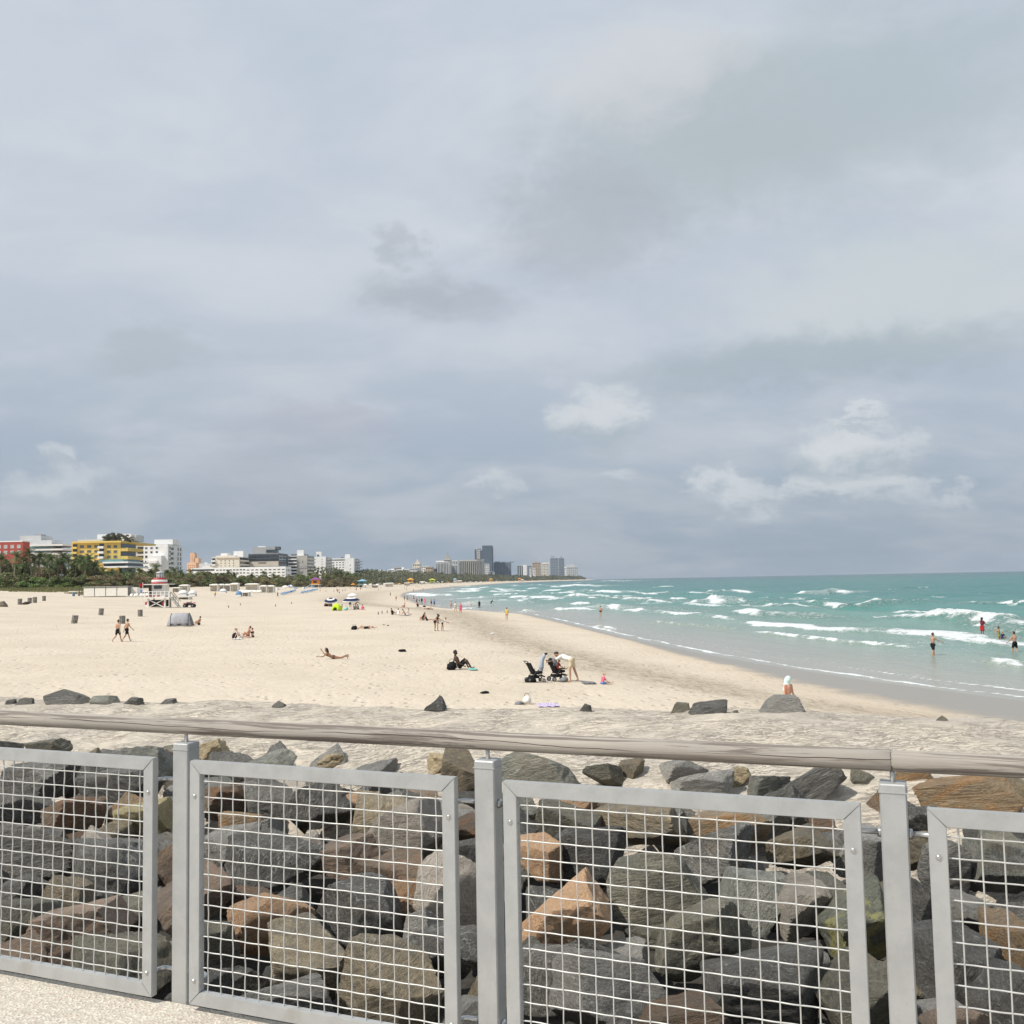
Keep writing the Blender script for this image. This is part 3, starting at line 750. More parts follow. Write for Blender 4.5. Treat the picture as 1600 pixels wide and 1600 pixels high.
RM = {
 'slate': rock_mat('slate_rock', (.088, .088, .084), (.165, .163, .155), (0.403, 0.426, 0.426), .7, (0.297, 0.324, 0.324), .3),
 'dark': rock_mat('dark_gneiss', (.135, .135, .128), (.25, .245, .23), (0.426, 0.426, 0.403), .6, (0.351, 0.365, 0.351), .3, None, 0, .55, (0.062, 0.065, 0.065)),
 'grey': rock_mat('grey_granite', (.27, .268, .255), (.38, .378, .36), (0.470, 0.470, 0.448), .35, (0.515, 0.515, 0.493), .5, (0.155, 0.163, 0.163), .4),
 'pale': rock_mat('pale_granite', (0.448, 0.409, 0.364), (0.538, 0.493, 0.437), None, 0, (0.270, 0.243, 0.216), .35, (0.351, 0.338, 0.311), .4),
 'tan': rock_mat('tan_gneiss', (0.365, 0.304, 0.209), (0.270, 0.236, 0.176), (0.515, 0.459, 0.347), .4, (0.470, 0.403, 0.291), .35, (0.163, 0.163, 0.147), .65, .6, (0.155, 0.139, 0.109)),
 'brown': rock_mat('brown_rock', (0.256, 0.178, 0.124), (0.194, 0.163, 0.132), None, 0, (0.378, 0.284, 0.203), .35, (0.338, 0.162, 0.074), .55, .35, (0.093, 0.078, 0.062)),
 'pink': rock_mat('pink_granite', (.66, .43, .26), (.58, .38, .24), None, 0, (0.580, 0.420, 0.310), .5, (0.403, 0.213, 0.123), .35),
 'rose': rock_mat('rose_grey_granite', (.42, .31, .235), (.33, .265, .22), None, 0, (0.448, 0.370, 0.314), .45, (0.202, 0.178, 0.163), .5),
 'olive': rock_mat('olive_rock', (.27, .255, .20), (.205, .20, .17), (0.403, 0.392, 0.291), .4, (0.392, 0.370, 0.258), .35, (0.147, 0.155, 0.143), .65, .55, (0.116, 0.116, 0.093)),
 'lichen': rock_mat('lichen_rock', (0.202, 0.217, 0.178), (0.155, 0.163, 0.147), None, 0, (0.378, 0.378, 0.270), .3, (0.403, 0.392, 0.157), .85),
 'yellow': rock_mat('yellow_rock', (0.470, 0.403, 0.213), (0.370, 0.325, 0.190), None, 0, (0.550, 0.490, 0.320), .4, (0.248, 0.217, 0.139), .5, .4, (0.264, 0.217, 0.124)),
 'green': rock_mat('green_grey_rock', (.20, .21, .19), (.31, .315, .285), (0.470, 0.482, 0.448), .5, (0.358, 0.381, 0.347), .35, (0.124, 0.139, 0.132), .4, .3, (0.109, 0.124, 0.116)),
 'lime': rock_mat('limestone_rock', (0.560, 0.470, 0.310), (0.538, 0.448, 0.302), None, 0, (0.660, 0.580, 0.420), .4, (0.338, 0.270, 0.162), .55),
 'rust': rock_mat('rusty_rock', (0.358, 0.241, 0.134), (0.324, 0.270, 0.196), (0.515, 0.448, 0.336), .3, (0.470, 0.381, 0.246), .35, (0.426, 0.224, 0.084), .6, .4, (0.116, 0.085, 0.062)),
}
def rock_mesh(seed, sub=4, cuts=11, rough=1.0, porous=False):
    rg = np.random.RandomState(seed)
    bm = bmesh.new(); bmesh.ops.create_icosphere(bm, subdivisions=sub, radius=1.0)
    D = np.array([v.co[:] for v in bm.verts]); D /= np.linalg.norm(D, axis=1)[:, None]
    ax = np.vstack([np.eye(3), -np.eye(3)]) + rg.normal(size=(6, 3)) * .30
    N = np.vstack([ax, rg.normal(size=(cuts, 3))]); N /= np.linalg.norm(N, axis=1)[:, None]
    N2 = rg.normal(size=(9, 3)); N = np.vstack([N, N2 / np.linalg.norm(N2, axis=1)[:, None]])
    H = np.concatenate([rg.uniform(.48, .70, 6), rg.uniform(.64, .90, cuts), rg.uniform(.80, .98, 9)])
    dots = np.clip(D @ N.T, .02, None)
    q = H[None, :] / dots
    k = 110.0                                                # sharp minimum: flat broken faces with slightly worn edges
    q = np.minimum(q, 1.15)
    r = q.min(1) - np.log(np.exp(-k * (q - q.min(1)[:, None])).sum(1)) / k
    off = rg.uniform(0, 50, 3)
    for i, v in enumerate(bm.verts):
        p = Vector(D[i]) * float(r[i])
        n = mnoise.fractal(p * 1.7 + Vector(off), 1.0, 2.1, 3) * .030 + mnoise.fractal(p * 5.5 + Vector(off), .9, 2.2, 5) * .026 * rough
        n += (abs(mnoise.noise(p * 2.6 + Vector(off) * 1.7)) - .25) * .045
        if porous: n -= max(0, mnoise.noise(p * 4.2 + Vector(off))) * .28
        v.co = p * (1 + n)
    me = bpy.data.meshes.new('boulder'); bm.to_mesh(me); bm.free()
    co = np.array([v.co[:] for v in me.vertices]); lo, hi = co.min(0), co.max(0)
    co = (co - (lo + hi) / 2) / (hi - lo)                   # unit bounding box, centred
    me.vertices.foreach_set('co', co.astype(np.float32).ravel())
    me.polygons.foreach_set('use_smooth', [True] * len(me.polygons))
    me.set_sharp_from_angle(angle=R(26))
    me.update()
    me.materials.append(RM['dark'])
    return me
SHAPES = [rock_mesh(100 + i, 5, 2 + i % 4) for i in range(16)]
POROUS = [rock_mesh(300 + i, 4, 14, 2.0, True) for i in range(3)]

def tapered(seed, amt=.30):
    me = rock_mesh(seed, 4, 4); co = np.empty(len(me.vertices) * 3, np.float32); me.vertices.foreach_get('co', co); co = co.reshape(-1, 3)
    f = 1.0 - amt * (co[:, 2] + .5); co[:, 0] = co[:, 0] * f * 1.12 + .16 * co[:, 2]; co[:, 1] *= f
    me.vertices.foreach_set('co', co.ravel()); me.update(); return me
CRESTS = [tapered(700 + i) for i in range(6)]
def pile_z(t): return np.interp(t, [-3, 3, 6, 12, 15, 18], [1.75, 1.85, 2.0, 2.15, 2.22, 2.36])
def pile_hit(px, py):
    d = ray(px, py).normalized()
    k = np.linspace(5, 40, 1400); S_, T_ = to_st(d.x * k, d.y * k)
    j = int(np.argmax(CAM.z + d.z * k < pile_z(T_)))
    return CAM + d * float(k[j]), float(S_[j]), float(T_[j])
ROCK_SPOTS = []                                             # (x, y, radius) already taken
def put_rock(loc, size, kind, label, group, seed, tilt=.5, shape=None, spin=3.14):
    rg = random.Random(seed)
    me = shape or (rg.choice(POROUS) if kind == 'lime' else SHAPES[rg.randrange(len(SHAPES))])
    o = link('boulder', me, None, loc)
    rot = (rg.uniform(-tilt, tilt), rg.uniform(-tilt, tilt), rg.uniform(-spin, spin))
    # size is (width seen, depth, height); compensate the spin so the seen width stays right
    o.rotation_euler = rot
    o.scale = size
    o.material_slots[0].link = 'OBJECT'; o.material_slots[0].material = RM[kind]
    setp(o, label, 'boulder', group)
    return o
_N = {'slate': 'blackish slate', 'dark': 'dark grey streaked', 'grey': 'mid grey speckled', 'pale': 'pale granite', 'tan': 'tan banded', 'brown': 'rust-brown',
      'pink': 'orange-pink granite', 'rose': 'rose-grey', 'olive': 'olive-grey', 'lichen': 'lichen-spotted', 'yellow': 'yellow', 'green': 'green-grey', 'lime': 'pitted cream limestone', 'rust': 'rusty tan'}
# (centre x, centre y, width, height) in photo pixels, rock kind, own label or None
ROCKS = [
 (140, 1437, 140, 112, 'rose', 'long reddish brown slab leaning among dark rocks behind the mesh panel'), (300, 1398, 125, 88, 'rose', 'rose-grey boulder half hidden by the post next to the yellow rock'),
 (238, 1270, 84, 82, 'yellow', 'yellow flaky rock behind the gap beside a railing post'), (175, 1335, 130, 105, 'slate', None), (60, 1330, 125, 90, 'dark', None),
 (185, 1495, 160, 120, 'olive', None), (40, 1440, 105, 100, 'olive', None), (20, 1500, 100, 80, 'brown', None), (120, 1265, 95, 55, 'brown', None), (35, 1262, 110, 50, 'dark', None),
 (55, 1218, 130, 62, 'dark', None), (190, 1225, 125, 70, 'dark', None), (235, 1192, 90, 62, 'green', None), (110, 1390, 80, 70, 'tan', None), (30, 1388, 90, 60, 'slate', None),
 (422, 1428, 150, 112, 'pink', 'flat-topped orange-pink granite boulder beside a dark slate block'), (487, 1500, 135, 120, 'tan', 'brown and tan boulder under the flat-topped orange-pink one'),
 (563, 1402, 150, 112, 'slate', 'large blue-black slate block with pale scratches beside the orange-pink boulder'), (538, 1330, 110, 66, 'rose', None),
 (640, 1300, 115, 120, 'pale', 'steep pale streaked boulder with a dark broken face'), (700, 1385, 112, 142, 'pale', 'tall pale pinkish granite boulder behind a railing post'),
 (690, 1478, 130, 120, 'slate', None), (610, 1525, 150, 140, 'tan', 'tan boulder with long wood-like bands low behind the mesh'), (600, 1265, 115, 84, 'tan', None), (430, 1335, 145, 95, 'slate', None),
 (490, 1258, 110, 82, 'dark', None), (418, 1243, 80, 58, 'dark', None), (365, 1310, 85, 66, 'grey', None), (350, 1245, 90, 66, 'brown', None), (335, 1470, 75, 100, 'olive', None),
 (440, 1565, 160, 90, 'dark', None), (735, 1292, 62, 90, 'brown', 'rust-brown boulder showing in the gap beside the middle post'), (320, 1550, 90, 80, 'slate', None),
 (838, 1342, 82, 80, 'pink', 'small peach-coloured rock beside the edge of a mesh panel'), (887, 1428, 142, 128, 'pink', 'squarish peach-coloured boulder ringed by dark rocks'),
 (922, 1332, 112, 92, 'slate', None), (900, 1280, 110, 76, 'olive', None), (1005, 1280, 148, 70, 'tan', 'cream-banded tan boulder under the top bar of a mesh panel'),
 (1030, 1385, 138, 132, 'olive', None), (1090, 1458, 145, 116, 'olive', 'broad olive-yellow boulder with a dark underside'), (955, 1545, 178, 145, 'grey', 'big light grey speckled granite boulder below the peach-coloured one'),
 (850, 1520, 110, 115, 'dark', None), (1115, 1332, 140, 78, 'dark', None), (1145, 1288, 125, 66, 'rust', None), (1180, 1402, 100, 105, 'green', None), (1240, 1408, 95, 112, 'pale', 'speckled pale granite boulder wedged between dark ones'),
 (1190, 1530, 190, 138, 'slate', 'largest blackish slate boulder low behind the mesh'), (1070, 1590, 140, 80, 'brown', None), (1255, 1315, 110, 72, 'tan', None),
 (1340, 1432, 112, 130, 'lichen', 'boulder with a yellow-green lichen crust beside a railing post'), (1345, 1318, 92, 115, 'grey', None), (1335, 1550, 130, 115, 'olive', None),
 (1490, 1490, 132, 180, 'slate', 'tall smooth blackish slate boulder between a post and a mesh panel'), (1582, 1470, 95, 105, 'rust', 'orange-tan boulder next to the tall smooth slate one'),
 (1490, 1595, 125, 80, 'rose', None), (1560, 1345, 112, 86, 'green', None), (1475, 1350, 88, 105, 'dark', None), (1437, 1275, 58, 62, 'slate', None),
 (1520, 1242, 150, 66, 'rust', 'broad rusty orange boulder at the edge of the sand bank'), (1265, 1228, 115, 54, 'dark', None), (1585, 1560, 100, 100, 'slate', None), (1420, 1400, 80, 80, 'dark', None),
 (845, 1205, 124, 50, 'green', 'flat green-grey slab lying on the sand beside the middle post'), (945, 1212, 66, 40, 'olive', None), (985, 1205, 42, 46, 'tan', None), (1070, 1205, 108, 50, 'grey', None),
 (1098, 1224, 100, 38, 'grey', None), (1152, 1214, 42, 42, 'lime', None), (1197, 1224, 62, 50, 'green', None), (720, 1205, 72, 70, 'tan', None), (690, 1190, 44, 36, 'lime', None),
 (518, 1187, 40, 28, 'lime', 'rounded cream limestone lump half sunk in the sand bank'), (420, 1190, 84, 26, 'green', None), (75, 1166, 66, 32, 'olive', None), (12, 1166, 52, 28, 'dark', None), (333, 1170, 50, 36, 'lime', None),
 (1190, 1150, 70, 20, 'lime', None), (1120, 1152, 44, 16, 'lime', None), (1430, 1215, 60, 34, 'rust', None), (1345, 1215, 60, 26, 'olive', None), (1595, 1228, 60, 40, 'tan', None)]
GR = 'boulders of the rock pile below the pier'
for i, (px, py, w, h, kind, lab) in enumerate(ROCKS):
    p, s, t = pile_hit(px, py)
    k = mpp(p)
    W, Hh = w * k * 1.02, h * k
    tiltview = (CAM.z - p.z) / (p - CAM).length             # how much the top is seen
    Hz = max(.50 * W, min(1.0 * W, Hh * .95)); Dp = max(.55, min(.95, (Hh / W) + .10)) * W
    c = p + Vector((0, .0, -Hz * .10))
    nb = min((r_ for r_ in ROCKS if r_[5]), key=lambda r_: (r_[0] - px) ** 2 + (r_[1] - py) ** 2)
    label = lab or f"{_N[kind]} boulder next to the {' '.join(nb[5].split()[:5])}"
    put_rock(c, (W, Dp, Hz), kind, label, None if lab else GR, 1000 + i, .42, None, .8)
    ROCK_SPOTS.append((c.x, c.y, W * .5))
# rocks on the crest of the bank: rest on the sand, seen against the beach
CREST = [(97, 1090, 88, 26, 'dark', 'long low dark rock on the crest of the sand bank'), (160, 1094, 52, 16, 'green', 'low green-grey rock touching the long dark one on the crest'),
 (206, 1095, 34, 14, 'dark', None), (38, 1096, 26, 12, 'dark', None), (14, 1097, 20, 10, 'dark', None), (262, 1096, 34, 8, 'dark', None), (436, 1101, 26, 13, 'dark', None),
 (682, 1100, 48, 28, 'slate', 'pointed slate wedge standing on the crest of the sand bank'), (915, 1105, 23, 13, 'dark', None), (1064, 1106, 32, 18, 'olive', 'small olive rock beside the flat black rock on the crest'),
 (1110, 1104, 62, 22, 'slate', 'flat black rock on the crest of the sand bank'), (1230, 1101, 70, 29, 'grey', 'big grey boulder on the crest in front of the towelled person'), (1475, 1123, 22, 10, 'olive', None), (1150, 1112, 12, 5, 'dark', None)]
for i, (px, py, w, h, kind, lab) in enumerate(CREST):
    s_best = None
    q = py + h * .38
    while True:                                             # lower the ray until it meets the near side of the crest
        d = ray(px, q); d /= d.y
        yy = np.linspace(12, 40, 1500); S_, T_ = to_st(d.x * yy, yy)
        below = CAM.z + d.z * yy < bank_z(S_, T_)
        j = int(np.argmax(below)) if below.any() else 1499
        p = CAM + d * float(yy[j]); t = float(T_[j])
        if t < 19.9: break
        q += 1.0
    k = mpp(p); W = w * k
    top = at_y(px, py - h / 2, p.y + .15 * W).z; bot = float(bank_z(*to_st(p.x, p.y))) - .12
    Hz = max(top - bot, .3 * W)
    c = Vector((p.x, p.y + .15 * W, top - Hz / 2))
    put_rock(c, (W, W * .7, Hz), kind, lab or 'small dark rock poking out of the crest of the sand bank', None if lab else 'small rocks along the crest of the sand bank', 2000 + i, .05, tapered(777, .82) if 'wedge' in (lab or '') else CRESTS[i % 6], .3)
# the rest of the pile fills in between
def project(p):
    v = p - CAM; f = v.dot(_fwd)
    return 800 + F_PX * v.dot(_ir) / f, 800 - F_PX * v.dot(_iu) / f
rg = random.Random(5)
fill = 0
kinds = ['slate'] * 5 + ['dark'] * 6 + ['grey'] * 4 + ['olive'] * 3 + ['tan'] * 2 + ['brown'] * 2 + ['rose'] + ['green'] * 2 + ['pale'] * 2 + ['rust'] + ['pink']
for tt in np.arange(3.0, 15.6, .60):
    for ss in np.arange(-17, 9, .64):
        s, t = ss + rg.uniform(-.28, .28), tt + rg.uniform(-.26, .26)
        p = fp(s, t); zt = float(pile_z(t)); p.z = zt
        px, py = project(p)
        if not (-70 < px < 1670 and py < 1690): continue
        if px < 300 and py > 1610 + px * .1: continue       # hidden by the walkway
        if t > 13.6 and rg.random() < .5: continue
        near = min(((p.x - a) ** 2 + (p.y - b) ** 2) ** .5 - r for a, b, r in ROCK_SPOTS)
        if near < .13: continue
        size = rg.uniform(.7, 1.0) if near > .30 else rg.uniform(.42, .62)
        lower = .36 if near < .25 else .24
        kd = rg.choice(kinds)
        zone = 'close under the pier walkway' if t < 6 else 'in the middle of the rock pile' if t < 11 else 'at the foot of the sand bank'
        put_rock(Vector((p.x, p.y, zt - lower - size * .12)), (size * rg.uniform(.9, 1.25), size * rg.uniform(.8, 1.1), size * rg.uniform(.6, .9)), kd,
                 f"{'large' if size > .9 else 'small' if size < .62 else 'medium-sized'} {_N[kd]} boulder {zone}", GR, 4000 + fill, .6)
        ROCK_SPOTS.append((p.x, p.y, size * .40)); fill += 1
print('fill rocks', fill)

# ------------------------------------------------------------------ buildings behind the beach
def wallm(name, col, var=.08): return mat(name, col, .8, var, .15, coord='Object', detail=5)
WHITE = wallm('white_render', (.82, .81, .79)); CREAM = wallm('cream_render', (.72, .66, .55)); YEL = wallm('yellow_render', (.74, .53, .15), .05)
REDW = wallm('red_render', (.38, .07, .055)); PEACH = wallm('peach_render', (.74, .47, .30)); GREYW = wallm('grey_render', (.34, .34, .335)); BEIGE = wallm('beige_render', (.56, .50, .42))
LGREY = wallm('light_grey_render', (.56, .57, .57)); DGREY = wallm('dark_grey_render', (.12, .125, .13)); TANW = wallm('tan_render', (.47, .36, .25)); BLUEG = wallm('blue_grey_render', (.22, .245, .28))
TOWERD = wallm('slate_blue_tower', (.085, .10, .125)); STONE = wallm('stone_grey_render', (.44, .42, .38))
GLASS = mat('window_glass', (.045, .055, .065), .12, .3, .4, spec=.6); GLASSB = mat('blue_glass', (.10, .15, .20), .10, .3, .3, spec=.7); TEALG = mat('teal_glass', (.16, .30, .31), .12, .2, .4, spec=.7)
FRAMEW = mat('window_frame', (.62, .61, .58), .6)
WMESH = {}
def window_mesh(w, h, fm, gm):
    key = (round(w, 2), round(h, 2), fm.name, gm.name)
    if key not in WMESH:
        mb = MB(); fwd_ = min(.14, w * .1); d = .10
        mb.box((0, -.02, 0), (w - 2 * fwd_, .04, h - 2 * fwd_), 1)
        mb.box((0, -d / 2, h / 2 - fwd_ / 2), (w, d, fwd_), 0); mb.box((0, -d * .6, -h / 2 + fwd_ / 2), (w + .1, d * 1.2, fwd_), 0)
        mb.box((-w / 2 + fwd_ / 2, -d / 2, 0), (fwd_, d, h - 2 * fwd_ - .01), 0); mb.box((w / 2 - fwd_ / 2, -d / 2, 0), (fwd_, d, h - 2 * fwd_ - .01), 0)
        WMESH[key] = mb.mesh('window', [fm, gm])
    return WMESH[key]
class Bld:
    def __init__(s, name, label, xL, xF, ytop, Y, wall, xS=None, dep=18.0, z0=3.8, group=None, cat='building', ymid=895):
        s.Y = Y; s.X0, s.X1 = at_y(xL, ymid, Y).x, at_y(xF, ymid, Y).x
        if xS is not None:
            k = at_y(xS, ymid, 1.0).x
            s.dep = max(6.0, s.X1 / k - Y) if k * s.X1 > 0 else dep
        else: s.dep = dep
        s.z1 = at_y((xL + xF) / 2, ytop, Y).z; s.z0 = z0; s.wall = wall
        s.o = Vector(((s.X0 + s.X1) / 2, Y + s.dep / 2, z0))
        s.root = empty(name, s.o, 0, label, cat, group)
        s.part('wall', wall, s.X0, s.X1, Y, Y + s.dep, z0, s.z1)
        s.part('roof', LGREY, s.X0 + .3, s.X1 - .3, Y + .3, Y + s.dep - .3, s.z1, s.z1 + .25)
    def part(s, name, m, x0, x1, y0, y1, z0, z1, parent=None):
        mb = MB(); mb.box(((x0 + x1) / 2 - s.o.x, (y0 + y1) / 2 - s.o.y, (z0 + z1) / 2 - s.o.z), (x1 - x0, y1 - y0, z1 - z0))
        return mb.build(name, m, s.root)
    def block(s, name, m, xa, xb, ya, yb, dy=0.0, dep=8.0):
        """extra volume given by its photo rectangle, its front face dy behind (+) or before (-) the facade"""
        Y = s.Y + dy
        a, b = at_y(xa, (ya + yb) / 2, Y), at_y(xb, (ya + yb) / 2, Y)
        return s.part(name, m, a.x, b.x, Y, Y + dep, at_y((xa + xb) / 2, yb, Y).z, at_y((xa + xb) / 2, ya, Y).z)
    def wins(s, xa, xb, ya, yb, nc, nr, wf=.6, hf=.55, fm=None, gm=None, skip=()):
        """grid of windows on the south face inside a photo rectangle"""
        X0, X1 = at_y(xa, 890, s.Y).x, at_y(xb, 890, s.Y).x
        z1, z0 = at_y((xa + xb) / 2, ya, s.Y).z, at_y((xa + xb) / 2, yb, s.Y).z
        cw, ch = (X1 - X0) / nc, (z1 - z0) / nr
        me = window_mesh(cw * wf, ch * hf, fm or FRAMEW, gm or GLASS)
        for r in range(nr):
            for c in range(nc):
                if (r, c) in skip: continue
                link('window', me, s.root, Vector((X0 + cw * (c + .5) - s.o.x, s.Y - s.o.y, z1 - ch * (r + .5) - s.o.z)))
    def east(s, nr, nc, f0=.1, f1=.9, ya=None, wf=.6, hf=.5, zlo=None, fm=None, gm=None):
        """windows on the face towards the sea"""
        z1 = s.z1 - .8; z0 = zlo if zlo is not None else s.z0 + 6
        cw, ch = s.dep * (f1 - f0) / nc, (z1 - z0) / nr
        me = window_mesh(cw * wf, ch * hf, fm or FRAMEW, gm or GLASS)
        for r in range(nr):
            for c in range(nc):
                link('window', me, s.root, Vector((s.X1 - s.o.x, s.Y + s.dep * f0 + cw * (c + .5) - s.o.y, z1 - ch * (r + .5) - s.o.z)), (0, 0, R(90)))
    def bands(s, xa, xb, ya, yb, n, frac=.5, m=None, name='window_band', out=.12):
        """horizontal strips (ribbon windows or balcony recesses)"""
        X0, X1 = at_y(xa, 890, s.Y).x, at_y(xb, 890, s.Y).x
        z1, z0 = at_y((xa + xb) / 2, ya, s.Y).z, at_y((xa + xb) / 2, yb, s.Y).z
        ch = (z1 - z0) / n
        for r in range(n):
            c = z1 - ch * (r + .5)
            s.part(name, m or GLASS, X0, X1, s.Y - out, s.Y + .2, c - ch * frac / 2, c + ch * frac / 2)
    def balconies(s, xa, xb, ya, yb, n, slab=None, side=False, out=1.5):
        """projecting balconies: flat dark glass as recess shade, slab and parapet for each floor"""
        X0, X1 = at_y(xa, 890, s.Y).x, at_y(xb, 890, s.Y).x
        z1, z0 = at_y((xa + xb) / 2, ya, s.Y).z, at_y((xa + xb) / 2, yb, s.Y).z
        ch = (z1 - z0) / n
        for r in range(n):
            zb = z1 - ch * (r + 1)
            b = s.part('balcony', slab or s.wall, X0, X1, s.Y - out, s.Y - .06, zb, zb + ch * .42)
            s.part('recess_shade_glass', GLASS, X0 + .2, X1 - .2, s.Y - .05, s.Y + .1, zb + ch * .42, zb + ch * .95)  # flat dark pane on the wall, its colour stands for the recess shade
    def east_balconies(s, n, f0=.05, f1=.95, slab=None, out=1.5, zlo=None):
        z1 = s.z1 - .3; z0 = zlo if zlo is not None else s.z0 + 5; ch = (z1 - z0) / n
        y0, y1 = s.Y + s.dep * f0, s.Y + s.dep * f1
        for r in range(n):
            zb = z1 - ch * (r + 1)
            s.part('balcony', slab or s.wall, s.X1 + .06, s.X1 + out, y0, y1, zb, zb + ch * .40)
            s.part('recess_shade_glass', GLASS, s.X1 - .1, s.X1 + .05, y0 + .2, y1 - .2, zb + ch * .42, zb + ch * .95)  # same flat dark pane for recess shade on the sea side

b = Bld('red_apartment_block', 'red apartment block with pale windows behind the palms', -40, 35, 847, 420, REDW, dep=6)
b.wins(-38, 34, 850, 868, 7, 2, .52, .6, gm=mat('pale_blind', (.42, .45, .44), .5)); b.wins(-38, 34, 880, 900, 7, 2, .52, .55, gm=mat('pale_blind', (.42, .45, .44))); b.block('parapet', WHITE, -40, 35, 845.5, 847.2, -.1, 6.2)
b = Bld('glass_apartment_block', 'white and glass apartment block with curved terrace bands beside the red block', 31, 80, 845, 455, LGREY, 97, 22)
b.block('penthouse', LGREY, 31, 64, 837, 845.2, 4, 12); b.block('roof_tank', GREYW, 54, 64, 835, 837, 6, 5); b.bands(40, 80, 852, 864, 2, .55, TEALG); b.block('terrace', WHITE, 46, 98, 850.5, 853, -2.2, 26); b.block('terrace', WHITE, 46, 98, 857.5, 860, -2.2, 26); b.block('terrace', WHITE, 46, 96, 864, 866.5, -2.2, 26); b.east(4, 3)
b = Bld('yellow_apartment_block', 'yellow apartment block with rooftop garden trees', 112, 188, 848, 430, YEL, 212)
b.wins(122, 156, 850, 889, 3, 5, .66, .66, YEL, mat('dim_pane', (.13, .145, .14), .2)); b.wins(165, 185, 850, 874, 2, 3, .66, .66, YEL, mat('dim_pane', (.13, .145, .14), .2)); b.balconies(154, 163, 849, 873, 3, WHITE, out=1.4); b.balconies(112.5, 121, 850, 881, 4, YEL, out=1.2)
b.east_balconies(4, .0, 1.0, YEL, 3.2, b.z1 - 15); b.block('roof_slab', YEL, 112, 189, 845.5, 848.2, -1.2, 42); b.block('penthouse', LGREY, 121, 160, 843, 846, 3, 10); b.block('stair_tower', WHITE, 152, 205, 834.5, 846, 14, 10); b.block('stair_tower', LGREY, 200, 213, 836, 846, 16, 9); b.block('antenna_mast', LGREY, 133.5, 134.3, 838, 843.2, 5, .3)
b.block('glass_podium', TEALG, 156, 192, 874, 879, -3, 20); b.block('podium_terrace', WHITE, 160, 200, 877.5, 880, -5, 24); b.block('podium_terrace', WHITE, 163, 200, 884.5, 887, -5, 24); b.block('podium_glass', GLASS, 162, 196, 880, 884.5, -2.5, 20)
YB = b
b = Bld('beige_apartment_block', 'small beige apartment block between the yellow block and the white tower', 213, 233, 852, 520, BEIGE, 240); b.balconies(214, 232, 854, 890, 5, BEIGE); b.east(5, 2)
b = Bld('white_apartment_tower', 'white apartment tower with dark slot windows beside the yellow block', 224, 262, 851, 500, WHITE, 285)
b.block('penthouse', WHITE, 241, 270, 843, 851, 6, 10); b.wins(224, 249, 853, 866, 3, 2, .5, .5); b.block('wing', WHITE, 233, 252, 868, 892, -4, 6); b.wins(225, 232, 866, 890, 1, 3); b.balconies(235, 251, 871, 889, 2, WHITE, out=5.6); b.wins(263, 268, 853, 890, 1, 6)
b.east(6, 1, .12, .42, wf=.75, hf=.55, zlo=b.z1 - 16); b.east(6, 2, .60, .95, wf=.45, hf=.75, zlo=b.z1 - 16)
b = Bld('peach_hotel', 'stepped peach-coloured art deco hotel with a narrow tower', 292, 306, 879.5, 800, PEACH, 311); b.block('tower', PEACH, 297, 304, 864.5, 880, 3, 6); b.block('shoulder', PEACH, 303, 310, 872, 880, 3, 7); b.block('tower_cap', TANW, 297.5, 303.5, 863.6, 864.6, 3.2, 5); b.wins(293, 305, 882, 892, 4, 3, .5, .5, PEACH, mat('warm_pane', (.36, .22, .13), .4)); b.wins(298, 303, 867, 878, 1, 4, .5, .5, PEACH, mat('warm_pane', (.36, .22, .13)))
b = Bld('grey_low_building', 'low grey building with rooftop tanks beside the peach hotel', 308, 334, 881, 830, LGREY, dep=14); b.block('roof_tank', WHITE, 319, 324, 879, 881.2, 3, 4); b.block('roof_house', WHITE, 316, 334, 884.5, 890, -6, 6)
b = Bld('long_white_hotel', 'long low white hotel with ribbon windows in front of the cream block', 299, 446, 886.8, 690, WHITE, 455)
b.bands(300, 335, 888.5, 893, 1, .55); b.wins(337, 384, 888, 898, 9, 2, .72, .45); b.wins(384, 446, 887.8, 906, 9, 4, .66, .42); b.east(4, 3, zlo=4.5)
b = Bld('cream_hotel', 'cream hotel block with rooftop huts beside the dark glass building', 331, 374, 870.5, 745, CREAM, 388)
b.block('roof_hut', WHITE, 365, 380, 861, 870.8, 6, 8); b.block('roof_hut', WHITE, 345, 355, 864.5, 870.8, 6, 8); b.block('roof_hut', CREAM, 337, 368, 868, 870.8, 3, 10); b.block('cornice', TANW, 338, 374, 871.5, 873, -.4, .6); b.balconies(331, 337, 872, 884, 2, WHITE); b.wins(342, 368, 874, 886, 4, 3, .22, .45); b.east_balconies(4, .05, .95, CREAM, 1.2, b.z1 - 13)
b = Bld('dark_glass_building', 'building with two dark glass bands above a cream wall', 388, 436, 865, 770, DGREY, 450)
b.bands(389, 436, 866, 877, 2, .62, GLASS, out=.3); b.block('cream_wall', BEIGE, 390, 435, 877.3, 885, -.6, 2); b.bands(404, 416, 878, 881, 1, .4, GLASS, out=.75); b.block('penthouse', GREYW, 395, 430, 855, 864.8, 8, 12); b.block('penthouse_glass', GLASS, 416, 432, 859, 863.5, 7.4, 3); b.block('roof_tank', WHITE, 403, 415, 853.3, 855, 10, 4); b.block('roof_frame', DGREY, 428, 435.5, 854, 859, 9, 8); b.east(3, 3, .02, .98, wf=.9, hf=.7, gm=GLASSB)
b = Bld('grey_balcony_hotel', 'grey hotel with a blank central wall and stacked white balconies', 450, 480, 868.5, 800, STONE, 491)
